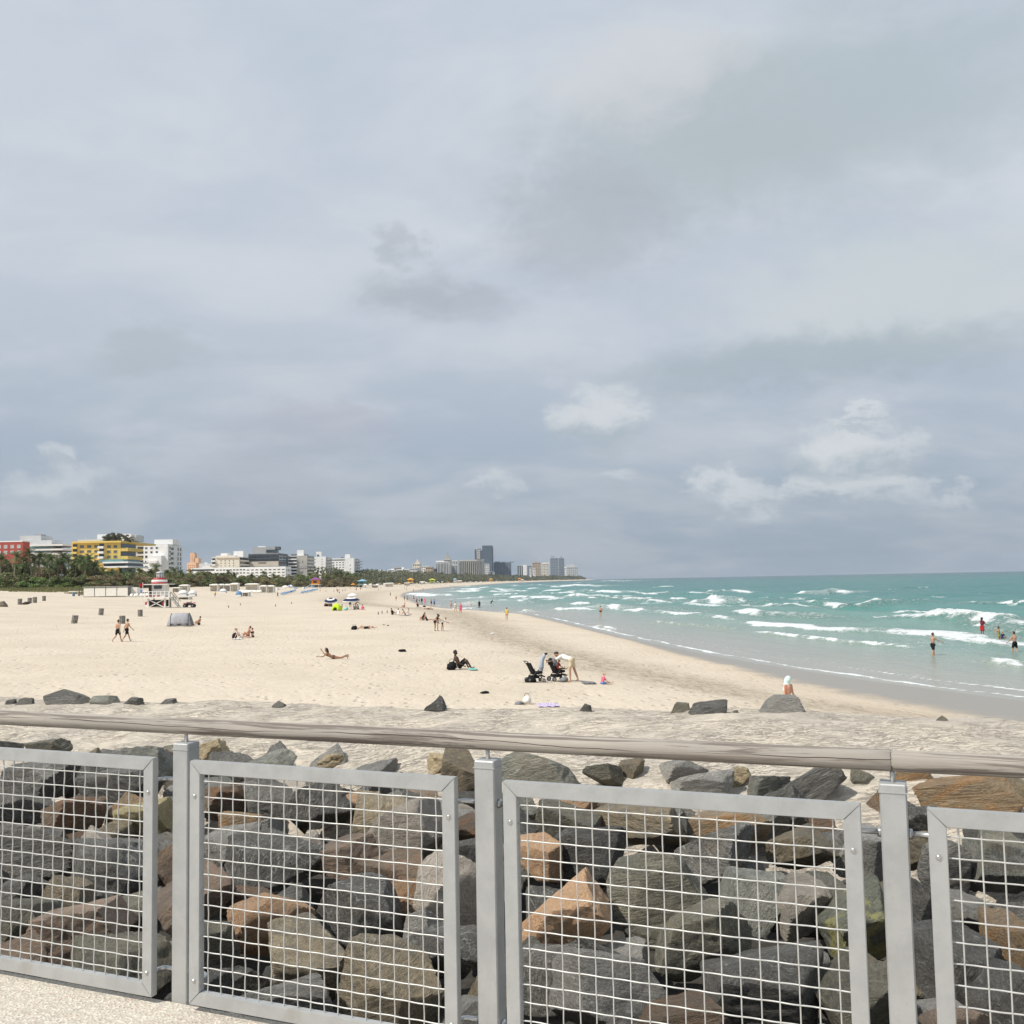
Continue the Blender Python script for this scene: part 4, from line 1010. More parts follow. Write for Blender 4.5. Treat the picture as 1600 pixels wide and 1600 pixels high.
b.block('stair_tower', WHITE, 464, 474.5, 859.5, 868.7, 3, 6); b.balconies(451, 464, 870, 900, 6, WHITE); b.wins(472, 474, 874, 898, 1, 3); b.block('band', GREYW, 465, 479.6, 884, 888, -.25, .4); b.east_balconies(7, .05, .95, CREAM, 1.6, b.z1 - 20); b.block('roof_plant', DGREY, 455, 463, 866, 868.6, 3, 4); b.block('roof_plant', DGREY, 476, 480, 866.5, 868.6, 5, 4)
b = Bld('white_slab_hotel', 'plain white slab hotel with one column of tiny windows', 491.5, 509, 870, 860, WHITE, 519); b.block('stair_tower', WHITE, 494, 502, 862, 870.2, 3, 6); b.wins(502, 504.5, 872, 902, 1, 8, .6, .3); b.east_balconies(8, .05, .95, LGREY, 2.2, b.z1 - 22); b.block('roof_plant', DGREY, 495, 498, 866.5, 870.2, 2, 3)
b = Bld('white_wing_hotel', 'white hotel with a recessed window wing and balconies on its sea side', 518, 553, 872.5, 920, WHITE, 562.5); b.block('stair_tower', WHITE, 539, 547, 866, 872.7, 3, 6); b.bands(519, 539, 873.5, 876.5, 1, .5); b.wins(519, 538.5, 877, 896, 4, 5, .55, .42); b.east_balconies(8, .2, .95, LGREY, 2.6, b.z1 - 23); b.wins(546, 549, 880, 898, 1, 3, .5, .3); b.block('roof_plant', DGREY, 533, 536, 870.5, 872.7, 4, 3)
# smaller and farther blocks: (x left, x front right, x side, y top, distance, wall, name, label, floors, columns, extra blocks)
FARB = [
 (572, 586, 590, 891.5, 1550, CREAM, 'cream_house', 'low cream building above the far dune trees', 2, 4, []), (590, 602, 605, 892, 1600, WHITE, 'white_house', 'low white building beside the low cream one', 2, 4, [(594, 599, 890.2, 892.2)]),
 (606, 616, 619, 890, 1650, WHITE, 'white_house', 'white cube-shaped building left of a dark rooftop', 2, 3, [(611, 615.5, 888.6, 890.2)]), (616, 627, 629, 887, 1750, GREYW, 'grey_house', 'dark grey rooftop block between low white buildings', 2, 3, [(619, 625, 885.6, 887.2)]),
 (620, 641, 646, 889.5, 1550, WHITE, 'white_hotel', 'wide low white hotel with a stub tower', 2, 7, [(627.5, 631, 886, 889.8)]), (640, 652, 656, 888, 1500, LGREY, 'white_hotel', 'stepped pale hotel in front of the cream deco tower', 3, 5, []),
 (645, 656, 659, 881, 1800, CREAM, 'deco_tower', 'cream art deco tower with a small pointed lantern', 4, 4, [(649, 655.5, 878.5, 881.2), (650.6, 654, 875.5, 878.7), (651.7, 652.9, 873.6, 875.7)]),
 (659, 670, 674, 884.5, 1850, WHITE, 'white_hotel', 'white hotel beside the cream deco tower', 4, 4, []), (665, 675.5, 678, 886, 1750, TANW, 'beige_hotel', 'beige banded hotel right of the cream deco tower', 3, 4, []),
 (676, 682, 684, 888.5, 1900, DGREY, 'dark_house', 'small dark block beside the gridded white hotel', 2, 2, []),
 (681.5, 700, 703, 877.5, 1900, WHITE, 'gridded_white_hotel', 'white hotel with tall gridded windows and a cream top', 6, 8, [(681, 694, 876.2, 878.4)]),
 (692, 704, 706, 874.5, 2050, STONE, 'spire_hotel', 'stepped hotel tower topped by a thin spire', 7, 5, [(693.5, 703.5, 872.2, 874.7), (695, 702.5, 870.2, 872.4), (696.3, 701, 868, 870.4), (698.1, 699.1, 862, 868.2)]),
 (704, 715, 718, 876, 2150, WHITE, 'white_tower_block', 'white tower block behind the gridded hotels', 7, 4, []), (705.5, 714, 716, 881.5, 1950, WHITE, 'white_hotel', 'shorter white block with vertical window strips', 5, 4, []),
 (717.5, 753, 757.5, 876, 2300, STONE, 'finned_grey_hotel', 'wide grey hotel with pale vertical fins', 7, 12, [(717.5, 753, 874.6, 876.3), (745, 756, 873.8, 876.2)]),
 (742.2, 744.6, 745.2, 858.5, 2700, TOWERD, 'slim_dark_tower', 'very slim dark tower beside the tallest tower', 12, 1, []), (745.3, 751.5, 752.3, 856.5, 2750, LGREY, 'pale_tower', 'pale tower wedged against the tallest dark tower', 14, 3, []),
 (754, 769.5, 771.2, 852.3, 2700, TOWERD, 'tallest_tower', 'tallest dark blue-grey tower of the far skyline', 18, 6, [(750.4, 755, 860, 897)]),
 (757.5, 764, 765.2, 881, 2550, WHITE, 'white_slab_tower', 'narrow white slab in front of the tallest tower', 6, 2, []), (765, 771, 775, 893, 2600, WHITE, 'white_house', 'low white building at the foot of the tallest tower', 2, 3, []),
 (771.5, 799, 807, 878.6, 2800, BLUEG, 'blue_grey_block', 'broad blue-grey block right of the tallest tower', 8, 12, [(773, 781, 877.4, 878.8), (785, 792, 877.8, 878.8), (795, 803, 877.5, 878.8)]),
 (808, 821, 823.5, 883, 3000, LGREY, 'striped_block', 'block with alternating white and grey vertical bands', 7, 4, [(817, 823, 882.6, 899)]), (824, 831, 832, 884, 3100, BLUEG, 'dark_block', 'small dark block beside the tan tower', 6, 3, []), (827.5, 830, 831, 887, 3000, WHITE, 'white_block', 'thin white block in front of the small dark block', 5, 1, []),
 (832, 845, 847, 878.8, 3300, TANW, 'tan_tower', 'tan tower near the far end of the shore', 8, 5, [(836, 840, 877.2, 879)]), (833, 836.5, 837, 888, 3150, WHITE, 'white_block', 'thin white block in front of the tan tower', 4, 1, []),
 (847, 857, 859, 881, 3400, CREAM, 'cream_block', 'pale block with a dark top beside the tan tower', 7, 4, [(847, 854, 879, 881.2), (855, 858.5, 878.6, 881.2)]),
 (860, 873, 874, 872, 3800, BLUEG, 'blue_glass_tower', 'blue glass tower with a sign box on its roof', 10, 5, [(860.5, 866, 869.2, 870.6)]), (873.5, 882, 884, 872, 3850, BLUEG, 'blue_glass_tower', 'blue glass tower next to the one with the roof box', 10, 4, [(876, 878, 869.3, 872.2)]),
 (860.5, 886, 890, 887.5, 4000, WHITE, 'white_terrace_block', 'white terraced block in front of the blue glass towers', 4, 9, [(862, 884, 885.7, 887.7)]), (886, 903, 905, 886, 4200, LGREY, 'last_pale_block', 'pale block at the far tip of the shore', 4, 6, [(885.5, 898, 882, 886.2), (888, 902, 886.5, 889)])]
for (xl, xf, xs, yt, Yd, wm, nm, lab, fl, nc, ex) in FARB:
    b = Bld(nm, lab, xl, xf, yt, Yd, wm, xs, 26.0, 3.0)
    ybase = min(899, yt + (fl * 3.2) / Yd * F_PX * 1.0)
    for (xa, xb, ya, yb) in ex: b.block('roof_block', wm if yb < yt + 4 else (WHITE if nm == 'striped_block' else TOWERD), xa, xb, ya, yb, 3.0 if yb < yt + 4 else -.8, 8)
    pane = GLASSB if wm in (TOWERD, BLUEG) else GLASS
    if nm in ('finned_grey_hotel', 'gridded_white_hotel', 'white_tower_block', 'striped_block', 'tallest_tower', 'blue_grey_block') or (nm == 'white_hotel' and fl == 5):
        # vertical strips of glass between fins
        X0, X1 = b.X0, b.X1; cw = (X1 - X0) / nc
        for c in range(nc):
            b.part('window_strip', pane, X0 + cw * (c + .22), X0 + cw * (c + .80), b.Y - .25, b.Y + .2, b.z0 + 7, b.z1 - 3.0)
    else:
        b.wins(xl, xf, yt + .4, 898.5, nc, fl, .6, .5, wm, pane)
    if nm not in ('slim_dark_tower',): b.bands(xl + .3, xf - .3, yt + .5, yt + 2.0, 1, .4, pane)
# crane on the last block
r = empty('tower_crane', at_y(898, 884, 4210), 0, 'thin tower crane on the pale block at the far tip', 'crane')
mb = MB(); mb.bar((0, 0, -14), (0, 0, 14), 1.0); mb.build('mast', GREYW, r); mb = MB(); mb.bar((-6, 0, 12), (14, 0, 14), .8); mb.build('jib', GREYW, r)

# ------------------------------------------------------------------ palms, trees and dune plants
def leafm(name, a, b, rand=.3): return mat(name, a, .6, .3, 1.2, col2=b, objrand=rand, spec=.3, trans=.25)
PALM_L = leafm('palm_leaf', (0.096, 0.140, 0.052), (0.149, 0.175, 0.061)); DRY_L = leafm('dry_palm_leaf', (0.350, 0.254, 0.123), (0.245, 0.175, 0.088), .15)
BUSH = [leafm('bush_leaf', (0.114, 0.149, 0.056), (0.175, 0.193, 0.070)), leafm('olive_bush_leaf', (0.201, 0.184, 0.084), (0.149, 0.158, 0.067)), leafm('bright_bush_leaf', (0.131, 0.201, 0.058), (0.193, 0.245, 0.079)), leafm('brown_bush_leaf', (0.245, 0.184, 0.102), (0.175, 0.158, 0.079))]
BARK = mat('palm_bark', (.22, .19, .15), .9, .35, 3, .5, 8)
def palm_meshes(seed):
    rg = random.Random(seed)
    H = 1.0                                                 # trunk of unit height, scaled in the object's parts
    lean = rg.uniform(-.10, .10)
    mb = MB(); pts = [Vector((lean * u * u, .04 * math.sin(3 * u + seed), u)) for u in np.linspace(0, 1, 9)]
    mb.tube(pts, [.026 - .012 * u + (.012 if i == 0 else 0) for i, u in enumerate(np.linspace(0, 1, 9))], 7)
    trunk = mb.mesh('trunk', BARK, True)
    mb = MB(); tip = pts[-1]
    nf = 22
    for i in range(nf):
        az = 2.4 * i + rg.uniform(-.3, .3); e0 = R(rg.uniform(-35, 75)) if i < nf - 4 else R(80)
        L = rg.uniform(.27, .36); dry = 1 if e0 < R(-18) and rg.random() < .6 else 0
        prev = None; n = 9
        for k in range(n + 1):
            u = k / n; el = e0 - u * u * R(70 + 30 * rg.random()) - u * R(12)
            if k == 0: p = Vector(tip)
            else: p = p + Vector((math.cos(az) * math.cos(el), math.sin(az) * math.cos(el), math.sin(el))) * L / n
            if prev is not None:
                d = (p - prev).normalized(); sd = d.cross(Vector((0, 0, 1))).normalized(); dn = Vector((0, 0, -1))
                wl = .085 * math.sin(math.pi * min(1, u * .85 + .12)) + .012
                for sg in (-1, 1):
                    for q in (.15, .65):
                        b = prev.lerp(p, q); a2 = b + d * .012
                        end = b + sd * sg * wl * rg.uniform(.8, 1.1) + dn * wl * rg.uniform(.25, .75) + d * wl * .55
                        mb.add([b, a2 + d * .004, end], [(0, 1, 2)], dry)
                mb.add([prev + sd * .003, prev - sd * .003, p - sd * .002, p + sd * .002], [(0, 1, 2, 3)], dry)
            prev = Vector(p)
    return trunk, mb.mesh('crown', [PALM_L, DRY_L])
PALMS = [palm_meshes(i) for i in range(5)]
def palm(px, ytop, Y, label, group, i, hs=1.0):
    top = at_y(px, ytop, Y); z0 = float(ground(top.x, Y)) - .1
    H = (top.z - z0) / 1.22
    r = empty('palm_tree', (top.x, Y, z0), rnd.uniform(0, 6.28), label, 'palm tree', group)
    t, c = PALMS[i % 5]
    cs = min(H, 9.0) * hs
    link('trunk', t, r, None, None, (H, H, H))
    k = cs / H
    tip = [v.co for v in t.vertices][-1]
    pt = Vector((tip.x, tip.y, 1.0)) * H
    link('crown', c, r, Vector((pt.x - pt.x * k, pt.y - pt.y * k, H - H * k)), None, (cs, cs, cs))
for i, (x, y) in enumerate([(22, 858), (48, 853), (62, 859), (97, 860), (118, 868), (127, 866), (141, 864), (84, 862), (8, 872), (35, 868), (73, 862), (108, 864), (133, 872), (55, 868), (90, 872), (28, 880), (3, 862), (146, 876),
                            (-14, 866), (115, 878), (68, 876), (44, 876), (102, 880), (78, 880), (15, 886), (138, 884)]):
    palm(x, y, 330 + (i * 37) % 34, 'tall coconut palm in the dense grove beside the red and yellow blocks', 'palms of the dense dune grove', i, 1.15)
for i, (x, y, Y) in enumerate([(163, 886, 360), (176, 889, 352), (190, 887, 372), (204, 888, 360), (217, 887, 380), (246, 881, 400), (234, 889, 385), (270, 886, 420), (262, 890, 400), (284, 890, 420), (296, 889, 440), (151, 884, 350)]):
    palm(x, y, Y, 'low palm on the dune in front of the yellow block and white tower', 'low palms on the dune', i, 1.2)
for i, (x, y, Y) in enumerate([(338, 895, 470), (357, 890.5, 490), (368, 894, 490), (394, 896, 520), (412, 892, 540), (428, 896, 550), (465, 897, 590), (475, 898, 590), (485, 895, 610), (525, 893, 680), (534, 891.5, 680), (545, 893, 690), (504, 900, 640), (556, 895, 700), (318, 895, 460)]):
    palm(x, y, Y, 'small palm among the dune bushes in front of the white hotels', 'small palms before the hotels', i, 1.25)
def bush_mesh(seed, n=1300, leaf=.30):
    rg = np.random.RandomState(seed)
    k = 11
    C = rg.normal(size=(k, 3)) * [.48, .48, .26] + [0, 0, .42]; Rr = rg.uniform(.20, .40, k)
    pick = rg.randint(0, k, n); D = rg.normal(size=(n, 3)); D /= np.linalg.norm(D, axis=1)[:, None]; D[:, 2] = np.abs(D[:, 2]) * .9 + D[:, 2] * .1
    P = C[pick] + D * (Rr[pick] * rg.uniform(.55, 1.12, n) ** .6)[:, None]; P[:, 2] = np.maximum(P[:, 2], .02)
    P[:, 2] *= .97 / P[:, 2].max()
    nrm = D + rg.normal(size=(n, 3)) * .55; nrm /= np.linalg.norm(nrm, axis=1)[:, None]
    a = np.cross(nrm, rg.normal(size=(n, 3))); a /= np.linalg.norm(a, axis=1)[:, None]; b = np.cross(nrm, a)
    sz = rg.uniform(.045, .095, n)[:, None]
    V = np.stack([P - a * sz, P - b * sz * .6, P + a * sz, P + b * sz * .6], 1).reshape(-1, 3)
    m = bpy.data.meshes.new('crown'); m.from_pydata(V.tolist(), [], [tuple(range(4 * i, 4 * i + 4)) for i in range(n)])
    m.materials.append(BUSH[0]); return m
BUSHES = [bush_mesh(i) for i in range(6)]
mb = MB()
for a in (0, 1.3, 2.6, 3.9, 5.2): mb.tube([Vector((0, 0, -.05)), Vector((math.cos(a) * .1, math.sin(a) * .1, .22)), Vector((math.cos(a) * .34, math.sin(a) * .34, .5))], [.035, .025, .012], 5)
STEMS = mb.mesh('trunk', BARK)
def bush(x, y, w, h, kind, label, group, name='shrub', cat='shrub'):
    z = float(ground(x, y)) - .15
    r = empty(name, (x, y, z), rnd.uniform(0, 6.28), label, cat, group)
    link('trunk', STEMS, r, None, None, (w * .5, w * .5, h))
    o = link('crown', BUSHES[rnd.randrange(6)], r, None, None, (w * .62, w * .62, h * 1.05))
    o.material_slots[0].link = 'OBJECT'; o.material_slots[0].material = BUSH[kind]
BUSHLAB = ['dark green bush in the dune thicket', 'olive bush in the dune thicket', 'bright green bush at the edge of the dune thicket', 'brownish bush in the dune thicket']
def bush_px(px, ytop, Y, kind, w, zone):
    p = at_y(px, ytop, Y); z = float(ground(p.x, Y))
    bush(p.x, Y, w, max(1.2, p.z - z), kind, BUSHLAB[kind] + ' ' + zone, 'bushes of the dune thicket')
# left grove: undergrowth under the palms
for i in range(26):
    x = -20 + i * 6.6; bush_px(x + rnd.uniform(-3, 3), rnd.uniform(893, 903) if x < 60 else rnd.uniform(896, 908), 316 + rnd.uniform(0, 10), rnd.choice([0, 2, 2, 1, 0]), rnd.uniform(6.0, 9.0), 'under the tall palms')
for i in range(24):
    x = -20 + i * 7.2; bush_px(x + rnd.uniform(-3, 3), rnd.uniform(876, 889), 345 + rnd.uniform(0, 22), rnd.choice([0, 0, 1, 3]), rnd.uniform(8, 11), 'between the palm trunks')
# middle thicket: lower towards the north
for i in range(60):
    x = 148 + i * 7.0; Y = np.interp(x, [150, 300, 430, 560], [325, 440, 550, 690]) + rnd.uniform(-6, 10)
    bush_px(x + rnd.uniform(-3, 3), np.interp(x, [150, 300, 440, 560], [899, 900, 905, 903]) + rnd.uniform(-3, 3), Y, rnd.choice([1, 3, 1, 0, 3]), rnd.uniform(8, 12), 'behind the beach cabanas')
for i in range(56):
    x = 148 + i * 7.4; Y = np.interp(x, [150, 300, 430, 560], [352, 480, 600, 740]) + rnd.uniform(-5, 12)
    bush_px(x + rnd.uniform(-3, 3), np.interp(x, [150, 230, 300, 440, 560], [893, 892, 894, 900, 896]) + rnd.uniform(-3, 3), Y, rnd.choice([0, 1, 0, 1, 3]), rnd.uniform(8, 13), 'below the hotel fronts')
# rooftop garden of the yellow block
for i, (x, y, w) in enumerate([(160, 838, 4.5), (168, 834, 5.5), (176, 833, 6), (184, 833, 6), (196, 836.5, 4.5), (203, 839, 3.5), (172, 838, 5)]):
    p = at_y(x, y, 437); zr = YB.z1 + .2
    r = empty('roof_tree', (p.x, 437 + i % 2, zr), i * 1.3, 'small tree growing in the roof garden of the yellow block', 'tree', 'roof garden trees')
    link('trunk', STEMS, r, None, None, (w * .4, w * .4, max(1.5, p.z - zr))); o = link('crown', BUSHES[i % 6], r, Vector((0, 0, .2)), None, (w * .55, w * .55, max(1.5, p.z - zr) * 1.05))
    o.material_slots[0].link = 'OBJECT'; o.material_slots[0].material = mat('grey_green_leaf', (.13, .135, .10), .7, .3, 1.5, col2=(.09, .10, .07), trans=.2)
# far wood along the shore that reads as one dark strip
def far_wood():
    rg = np.random.RandomState(3)
    n = 36000
    Y = np.exp(rg.uniform(math.log(800), math.log(4560), n))
    v = veg_v(Y) + rg.exponential(22, n) * (1 + Y / 2500)
    X = shore_x(Y) - v
    h = (12.0 + 4.5 * vnoise(X / 9, Y / 26, 4) + 5 * vnoise(X / 30, Y / 70, 6)) * np.clip(.55 + (v - veg_v(Y)) / 40, .55, 1.15)
    Z = ground(X, Y) + h * rg.uniform(0, 1, n) ** .55
    P = np.stack([X, Y, Z], 1)
    nrm = rg.normal(size=(n, 3)) + [0.3, -1.0, .7]; nrm /= np.linalg.norm(nrm, axis=1)[:, None]
    a = np.cross(nrm, rg.normal(size=(n, 3))); a /= np.linalg.norm(a, axis=1)[:, None]; b = np.cross(nrm, a)
    sz = (rg.uniform(.5, 1.0, n) * (.7 + Y / 1400))[:, None]
    V = np.stack([P - a * sz, P - b * sz * .7, P + a * sz, P + b * sz * .7], 1).reshape(-1, 3)
    m = bpy.data.meshes.new('far_wood'); m.from_pydata(V.tolist(), [], [tuple(range(4 * i, 4 * i + 4)) for i in range(n)])
    m.materials.append(mat('far_leaf', (.125, .125, .065), .7, .4, .05, col2=(.085, .095, .048), trans=.15, coord='Object'))
    o = link('far_wood', m); setp(o, 'dark strip of trees between the far beach and the hotels', 'trees', kind='stuff')
far_wood()
# dune grass in front of the grove
def dune_grass():
    rg = np.random.RandomState(9); V = []; Fc = []
    for i in range(14000):
        px = rg.uniform(-40, 175); Y = rg.uniform(262, 316)
        x = at_y(px, 925, Y).x
        if fbm(np.array([x / 6]), np.array([Y / 6]), 2, 3)[0] < -.12: continue
        z = float(ground(x, Y)) - .05; h = rg.uniform(.4, 1.1) * (1 if Y > 275 else .6); a = rg.uniform(0, 6.28); w = .12
        dx, dy = math.cos(a) * w, math.sin(a) * w; lx, ly = rg.normal(0, .25, 2)
        b = len(V); V += [(x - dx, Y - dy, z), (x + dx, Y + dy, z), (x + lx, Y + ly, z + h)]; Fc.append((b, b + 1, b + 2))
    m = bpy.data.meshes.new('dune_grass'); m.from_pydata(V, [], Fc)
    m.materials.append(mat('grass_blade', (.21, .20, .085), .8, .3, .3, col2=(.14, .155, .06), trans=.3))
    o = link('dune_grass', m); setp(o, 'green and straw-coloured dune grass in front of the palm grove', 'grass', kind='stuff')
dune_grass()

# ------------------------------------------------------------------ people
SKIN = {k: mat('skin_' + k, c, .55, .10, 6, spec=.35) for k, c in dict(pale=(.62, .40, .30), tan=(.47, .27, .17), brown=(.27, .135, .075), dark=(.085, .045, .028), red=(.56, .28, .19)).items()}
HAIR = {k: mat('hair_' + k, c, .6, .3, 20) for k, c in dict(black=(.018, .014, .012), brown=(.07, .04, .022), blond=(.38, .27, .13), grey=(.30, .29, .27), red=(.25, .09, .04)).items()}
def cloth(n, c): return mat('cloth_' + n, c, .85, .15, 12, spec=.2)
CL = {n: cloth(n, c) for n, c in dict(black=(.014, .014, .016), navy=(.02, .03, .08), white=(.80, .79, .77), khaki=(.62, .53, .36), red=(.50, .03, .035), pink=(.80, .16, .24), yellow=(.72, .50, .10), blue=(.10, .22, .48), teal=(.25, .60, .55),
      grey=(.22, .22, .23), mint=(.62, .80, .78), olive=(.30, .27, .10), maroon=(.16, .03, .05), lilac=(.60, .52, .72), orange=(.75, .30, .06), lime=(.50, .72, .04), brown=(.14, .08, .05)).items()}
WORK = bpy.data.scenes.new('workbench')                     # scratch scene for the remesh, removed at the end
def blob_mesh(name, caps, voxel, material, extra=None):
    """one continuous skin over tapered capsules"""
    mb = MB()
    for a, b, ra, rb in caps:
        a, b = Vector(a), Vector(b)
        d = b - a
        if d.length < 1e-4: d = Vector((0, 0, 1e-3)); b = a + d
        u = d.normalized(); n = 6; pts = []; rs = []
        for i in range(n): t = -math.pi / 2 + (math.pi / 2) * i / n; pts.append(a + u * ra * math.sin(t)); rs.append(max(ra * math.cos(t), ra * .05))
        pts.append(a); rs.append(ra); pts.append(b); rs.append(rb)
        for i in range(1, n + 1): t = (math.pi / 2) * i / n; pts.append(b + u * rb * math.sin(t)); rs.append(max(rb * math.cos(t), rb * .05))
        mb.tube(pts, rs, 12)
    m = mb.mesh(name, material, True)
    o = bpy.data.objects.new('tmp', m); WORK.collection.objects.link(o)
    rm = o.modifiers.new('r', 'REMESH'); rm.mode = 'VOXEL'; rm.voxel_size = voxel; rm.use_smooth_shade = True
    sm = o.modifiers.new('s', 'SMOOTH'); sm.factor = .5; sm.iterations = 3
    with bpy.context.temp_override(scene=WORK, view_layer=WORK.view_layers[0]):
        dg = bpy.context.evaluated_depsgraph_get()
        me = bpy.data.meshes.new_from_object(o.evaluated_get(dg)); me.name = name
    bpy.data.objects.remove(o); bpy.data.meshes.remove(m)
    if extra:                                               # fingers stay separate after the remesh
        bm = bmesh.new(); bm.from_mesh(me)
        for a, b, r in extra:
            q = MB(); q.tube([a, a.lerp(b, .6), b], [r, r * .95, r * .6], 5); t = q.mesh('t', material, True); bm.from_mesh(t); bpy.data.meshes.remove(t)
        bm.to_mesh(me); bm.free(); me.polygons.foreach_set('use_smooth', [True] * len(me.polygons))
    me.materials.clear(); me.materials.append(material)
    return me
POSES = {
 'stand': dict(torso=2, thigh=(2, -2), knee=(2, 2), arm=(5, 3), elbow=(12, 15), aabd=(8, 8), labd=(4, 4)),
 'walk': dict(torso=5, thigh=(26, -18), knee=(8, 22), arm=(-22, 24), elbow=(12, 22), aabd=(8, 8), labd=(1, 1)),
 'walk2': dict(torso=4, thigh=(-14, 22), knee=(38, 6), arm=(18, -18), elbow=(18, 8), aabd=(20, 12), labd=(1, 1)),
 'sit': dict(torso=-12, thigh=(140, 136), knee=(118, 114), arm=(40, 35), elbow=(40, 45), aabd=(10, 10), labd=(6, 6)),
 'sitback': dict(torso=-28, thigh=(96, 100), knee=(14, 30), arm=(-32, -32), elbow=(5, 5), aabd=(14, 14), labd=(6, 6)),
 'recline': dict(torso=-24, thigh=(141, 130), knee=(118, 100), arm=(-14, 20), elbow=(30, 40), aabd=(14, 10), labd=(6, 8), head=26),
 'hug': dict(torso=18, thigh=(141, 138), knee=(120, 116), arm=(52, 50), elbow=(25, 28), aabd=(8, 8), labd=(5, 8), head=10),
 'prone': dict(torso=66, thigh=(-86, -84), knee=(16, 30), arm=(52, 80), elbow=(38, 62), aabd=(14, 16), labd=(4, 5), head=-40, chestup=1),
 'supine': dict(torso=-86, thigh=(92, 112), knee=(10, 60), arm=(-84, -84), elbow=(-4, -2), aabd=(18, 18), labd=(5, 5)),
 'bend': dict(torso=72, thigh=(6, -10), knee=(8, 10), arm=(60, 66), elbow=(14, 12), aabd=(4, 4), labd=(6, 6), head=-10),
 'lean': dict(torso=38, thigh=(10, -4), knee=(12, 6), arm=(30, 44), elbow=(40, 35), aabd=(6, 6), labd=(4, 4), head=-5),
 'wade': dict(torso=3, thigh=(18, -8), knee=(14, 10), arm=(28, 55), elbow=(20, 12), aabd=(16, 12), labd=(3, 3)),
 'lift': dict(torso=2, thigh=(3, -2), knee=(3, 3), arm=(70, 20), elbow=(110, 60), aabd=(14, 16), labd=(4, 4)),
 'squat': dict(torso=30, thigh=(112, 104), knee=(128, 122), arm=(48, 52), elbow=(18, 14), aabd=(6, 6), labd=(10, 10)),
 'kid': dict(torso=14, thigh=(94, 92), knee=(8, 6), arm=(44, 30), elbow=(22, 30), aabd=(8, 8), labd=(12, 12), head=12)}
def fk(P):
    def dirv(a, side, ab): return Vector((side * math.sin(R(ab)) , math.sin(R(a)) * math.cos(R(ab)), -math.cos(R(a)) * math.cos(R(ab))))
    J = {}
    t = R(P['torso']); sp = Vector((0, math.sin(t), math.cos(t))); fw = Vector((0, math.cos(t), -math.sin(t)))
    J['pel'] = Vector((0, 0, 0)); J['waist'] = sp * .17; J['chest'] = sp * .37; J['neck'] = sp * .53
    if P.get('chestup'): J['waist'] = Vector((0, .16, .03)); J['chest'] = Vector((0, .32, .13)); J['neck'] = Vector((0, .40, .27)); sp = Vector((0, .5, .86)); fw = Vector((0, .86, -.5))
    h = R(P['torso'] * (.0 if P.get('chestup') else 1) + P.get('head', 0)) if not P.get('chestup') else R(10)
    hd = Vector((0, math.sin(h), math.cos(h))); J['hfw'] = Vector((0, math.cos(h), -math.sin(h)))
    J['chin'] = J['neck'] + hd * .085 + J['hfw'] * .015; J['crown'] = J['chin'] + hd * .115; J['hd'] = hd
    for i, sd in enumerate((-1, 1)):
        S = 'LR'[i]
        J['hip' + S] = Vector((sd * .085, 0, 0)) - sp * .03
        a = P['thigh'][i]; ab = P['labd'][i]
        J['knee' + S] = J['hip' + S] + dirv(a, sd, ab) * .43
        b = a - P['knee'][i]
        J['ank' + S] = J['knee' + S] + dirv(b, sd, ab * .3) * .41
        J['toe' + S] = J['ank' + S] + dirv(b + 88, sd, 6) * .16 + dirv(b, sd, 0) * .05
        J['heel' + S] = J['ank' + S] + dirv(b, sd, 0) * .055
        J['sh' + S] = J['neck'] - sp * .075 + Vector((sd * .175, 0, 0))
        c = P['arm'][i]; aa = P['aabd'][i]
        J['elb' + S] = J['sh' + S] + dirv(c, sd, aa) * .29
        e = c + P['elbow'][i]
        J['wri' + S] = J['elb' + S] + dirv(e, sd, aa * .6) * .25
        J['hand' + S] = J['wri' + S] + dirv(e, sd, aa * .4) * .085
        J['fdir' + S] = dirv(e + 10, sd, aa * .3); J['sd' + S] = Vector((sd, 0, 0))
    J['sp'] = sp; J['fw'] = fw
    low = min(J[k].z - r for k, r in [('toeL', .025), ('toeR', .025), ('heelL', .03), ('heelR', .03), ('pel', .12), ('kneeL', .05), ('kneeR', .05), ('wriL', .03), ('wriR', .03), ('chest', .11), ('elbL', .03), ('elbR', .03), ('chin', .1)])
    return J, -low
BODY = {}
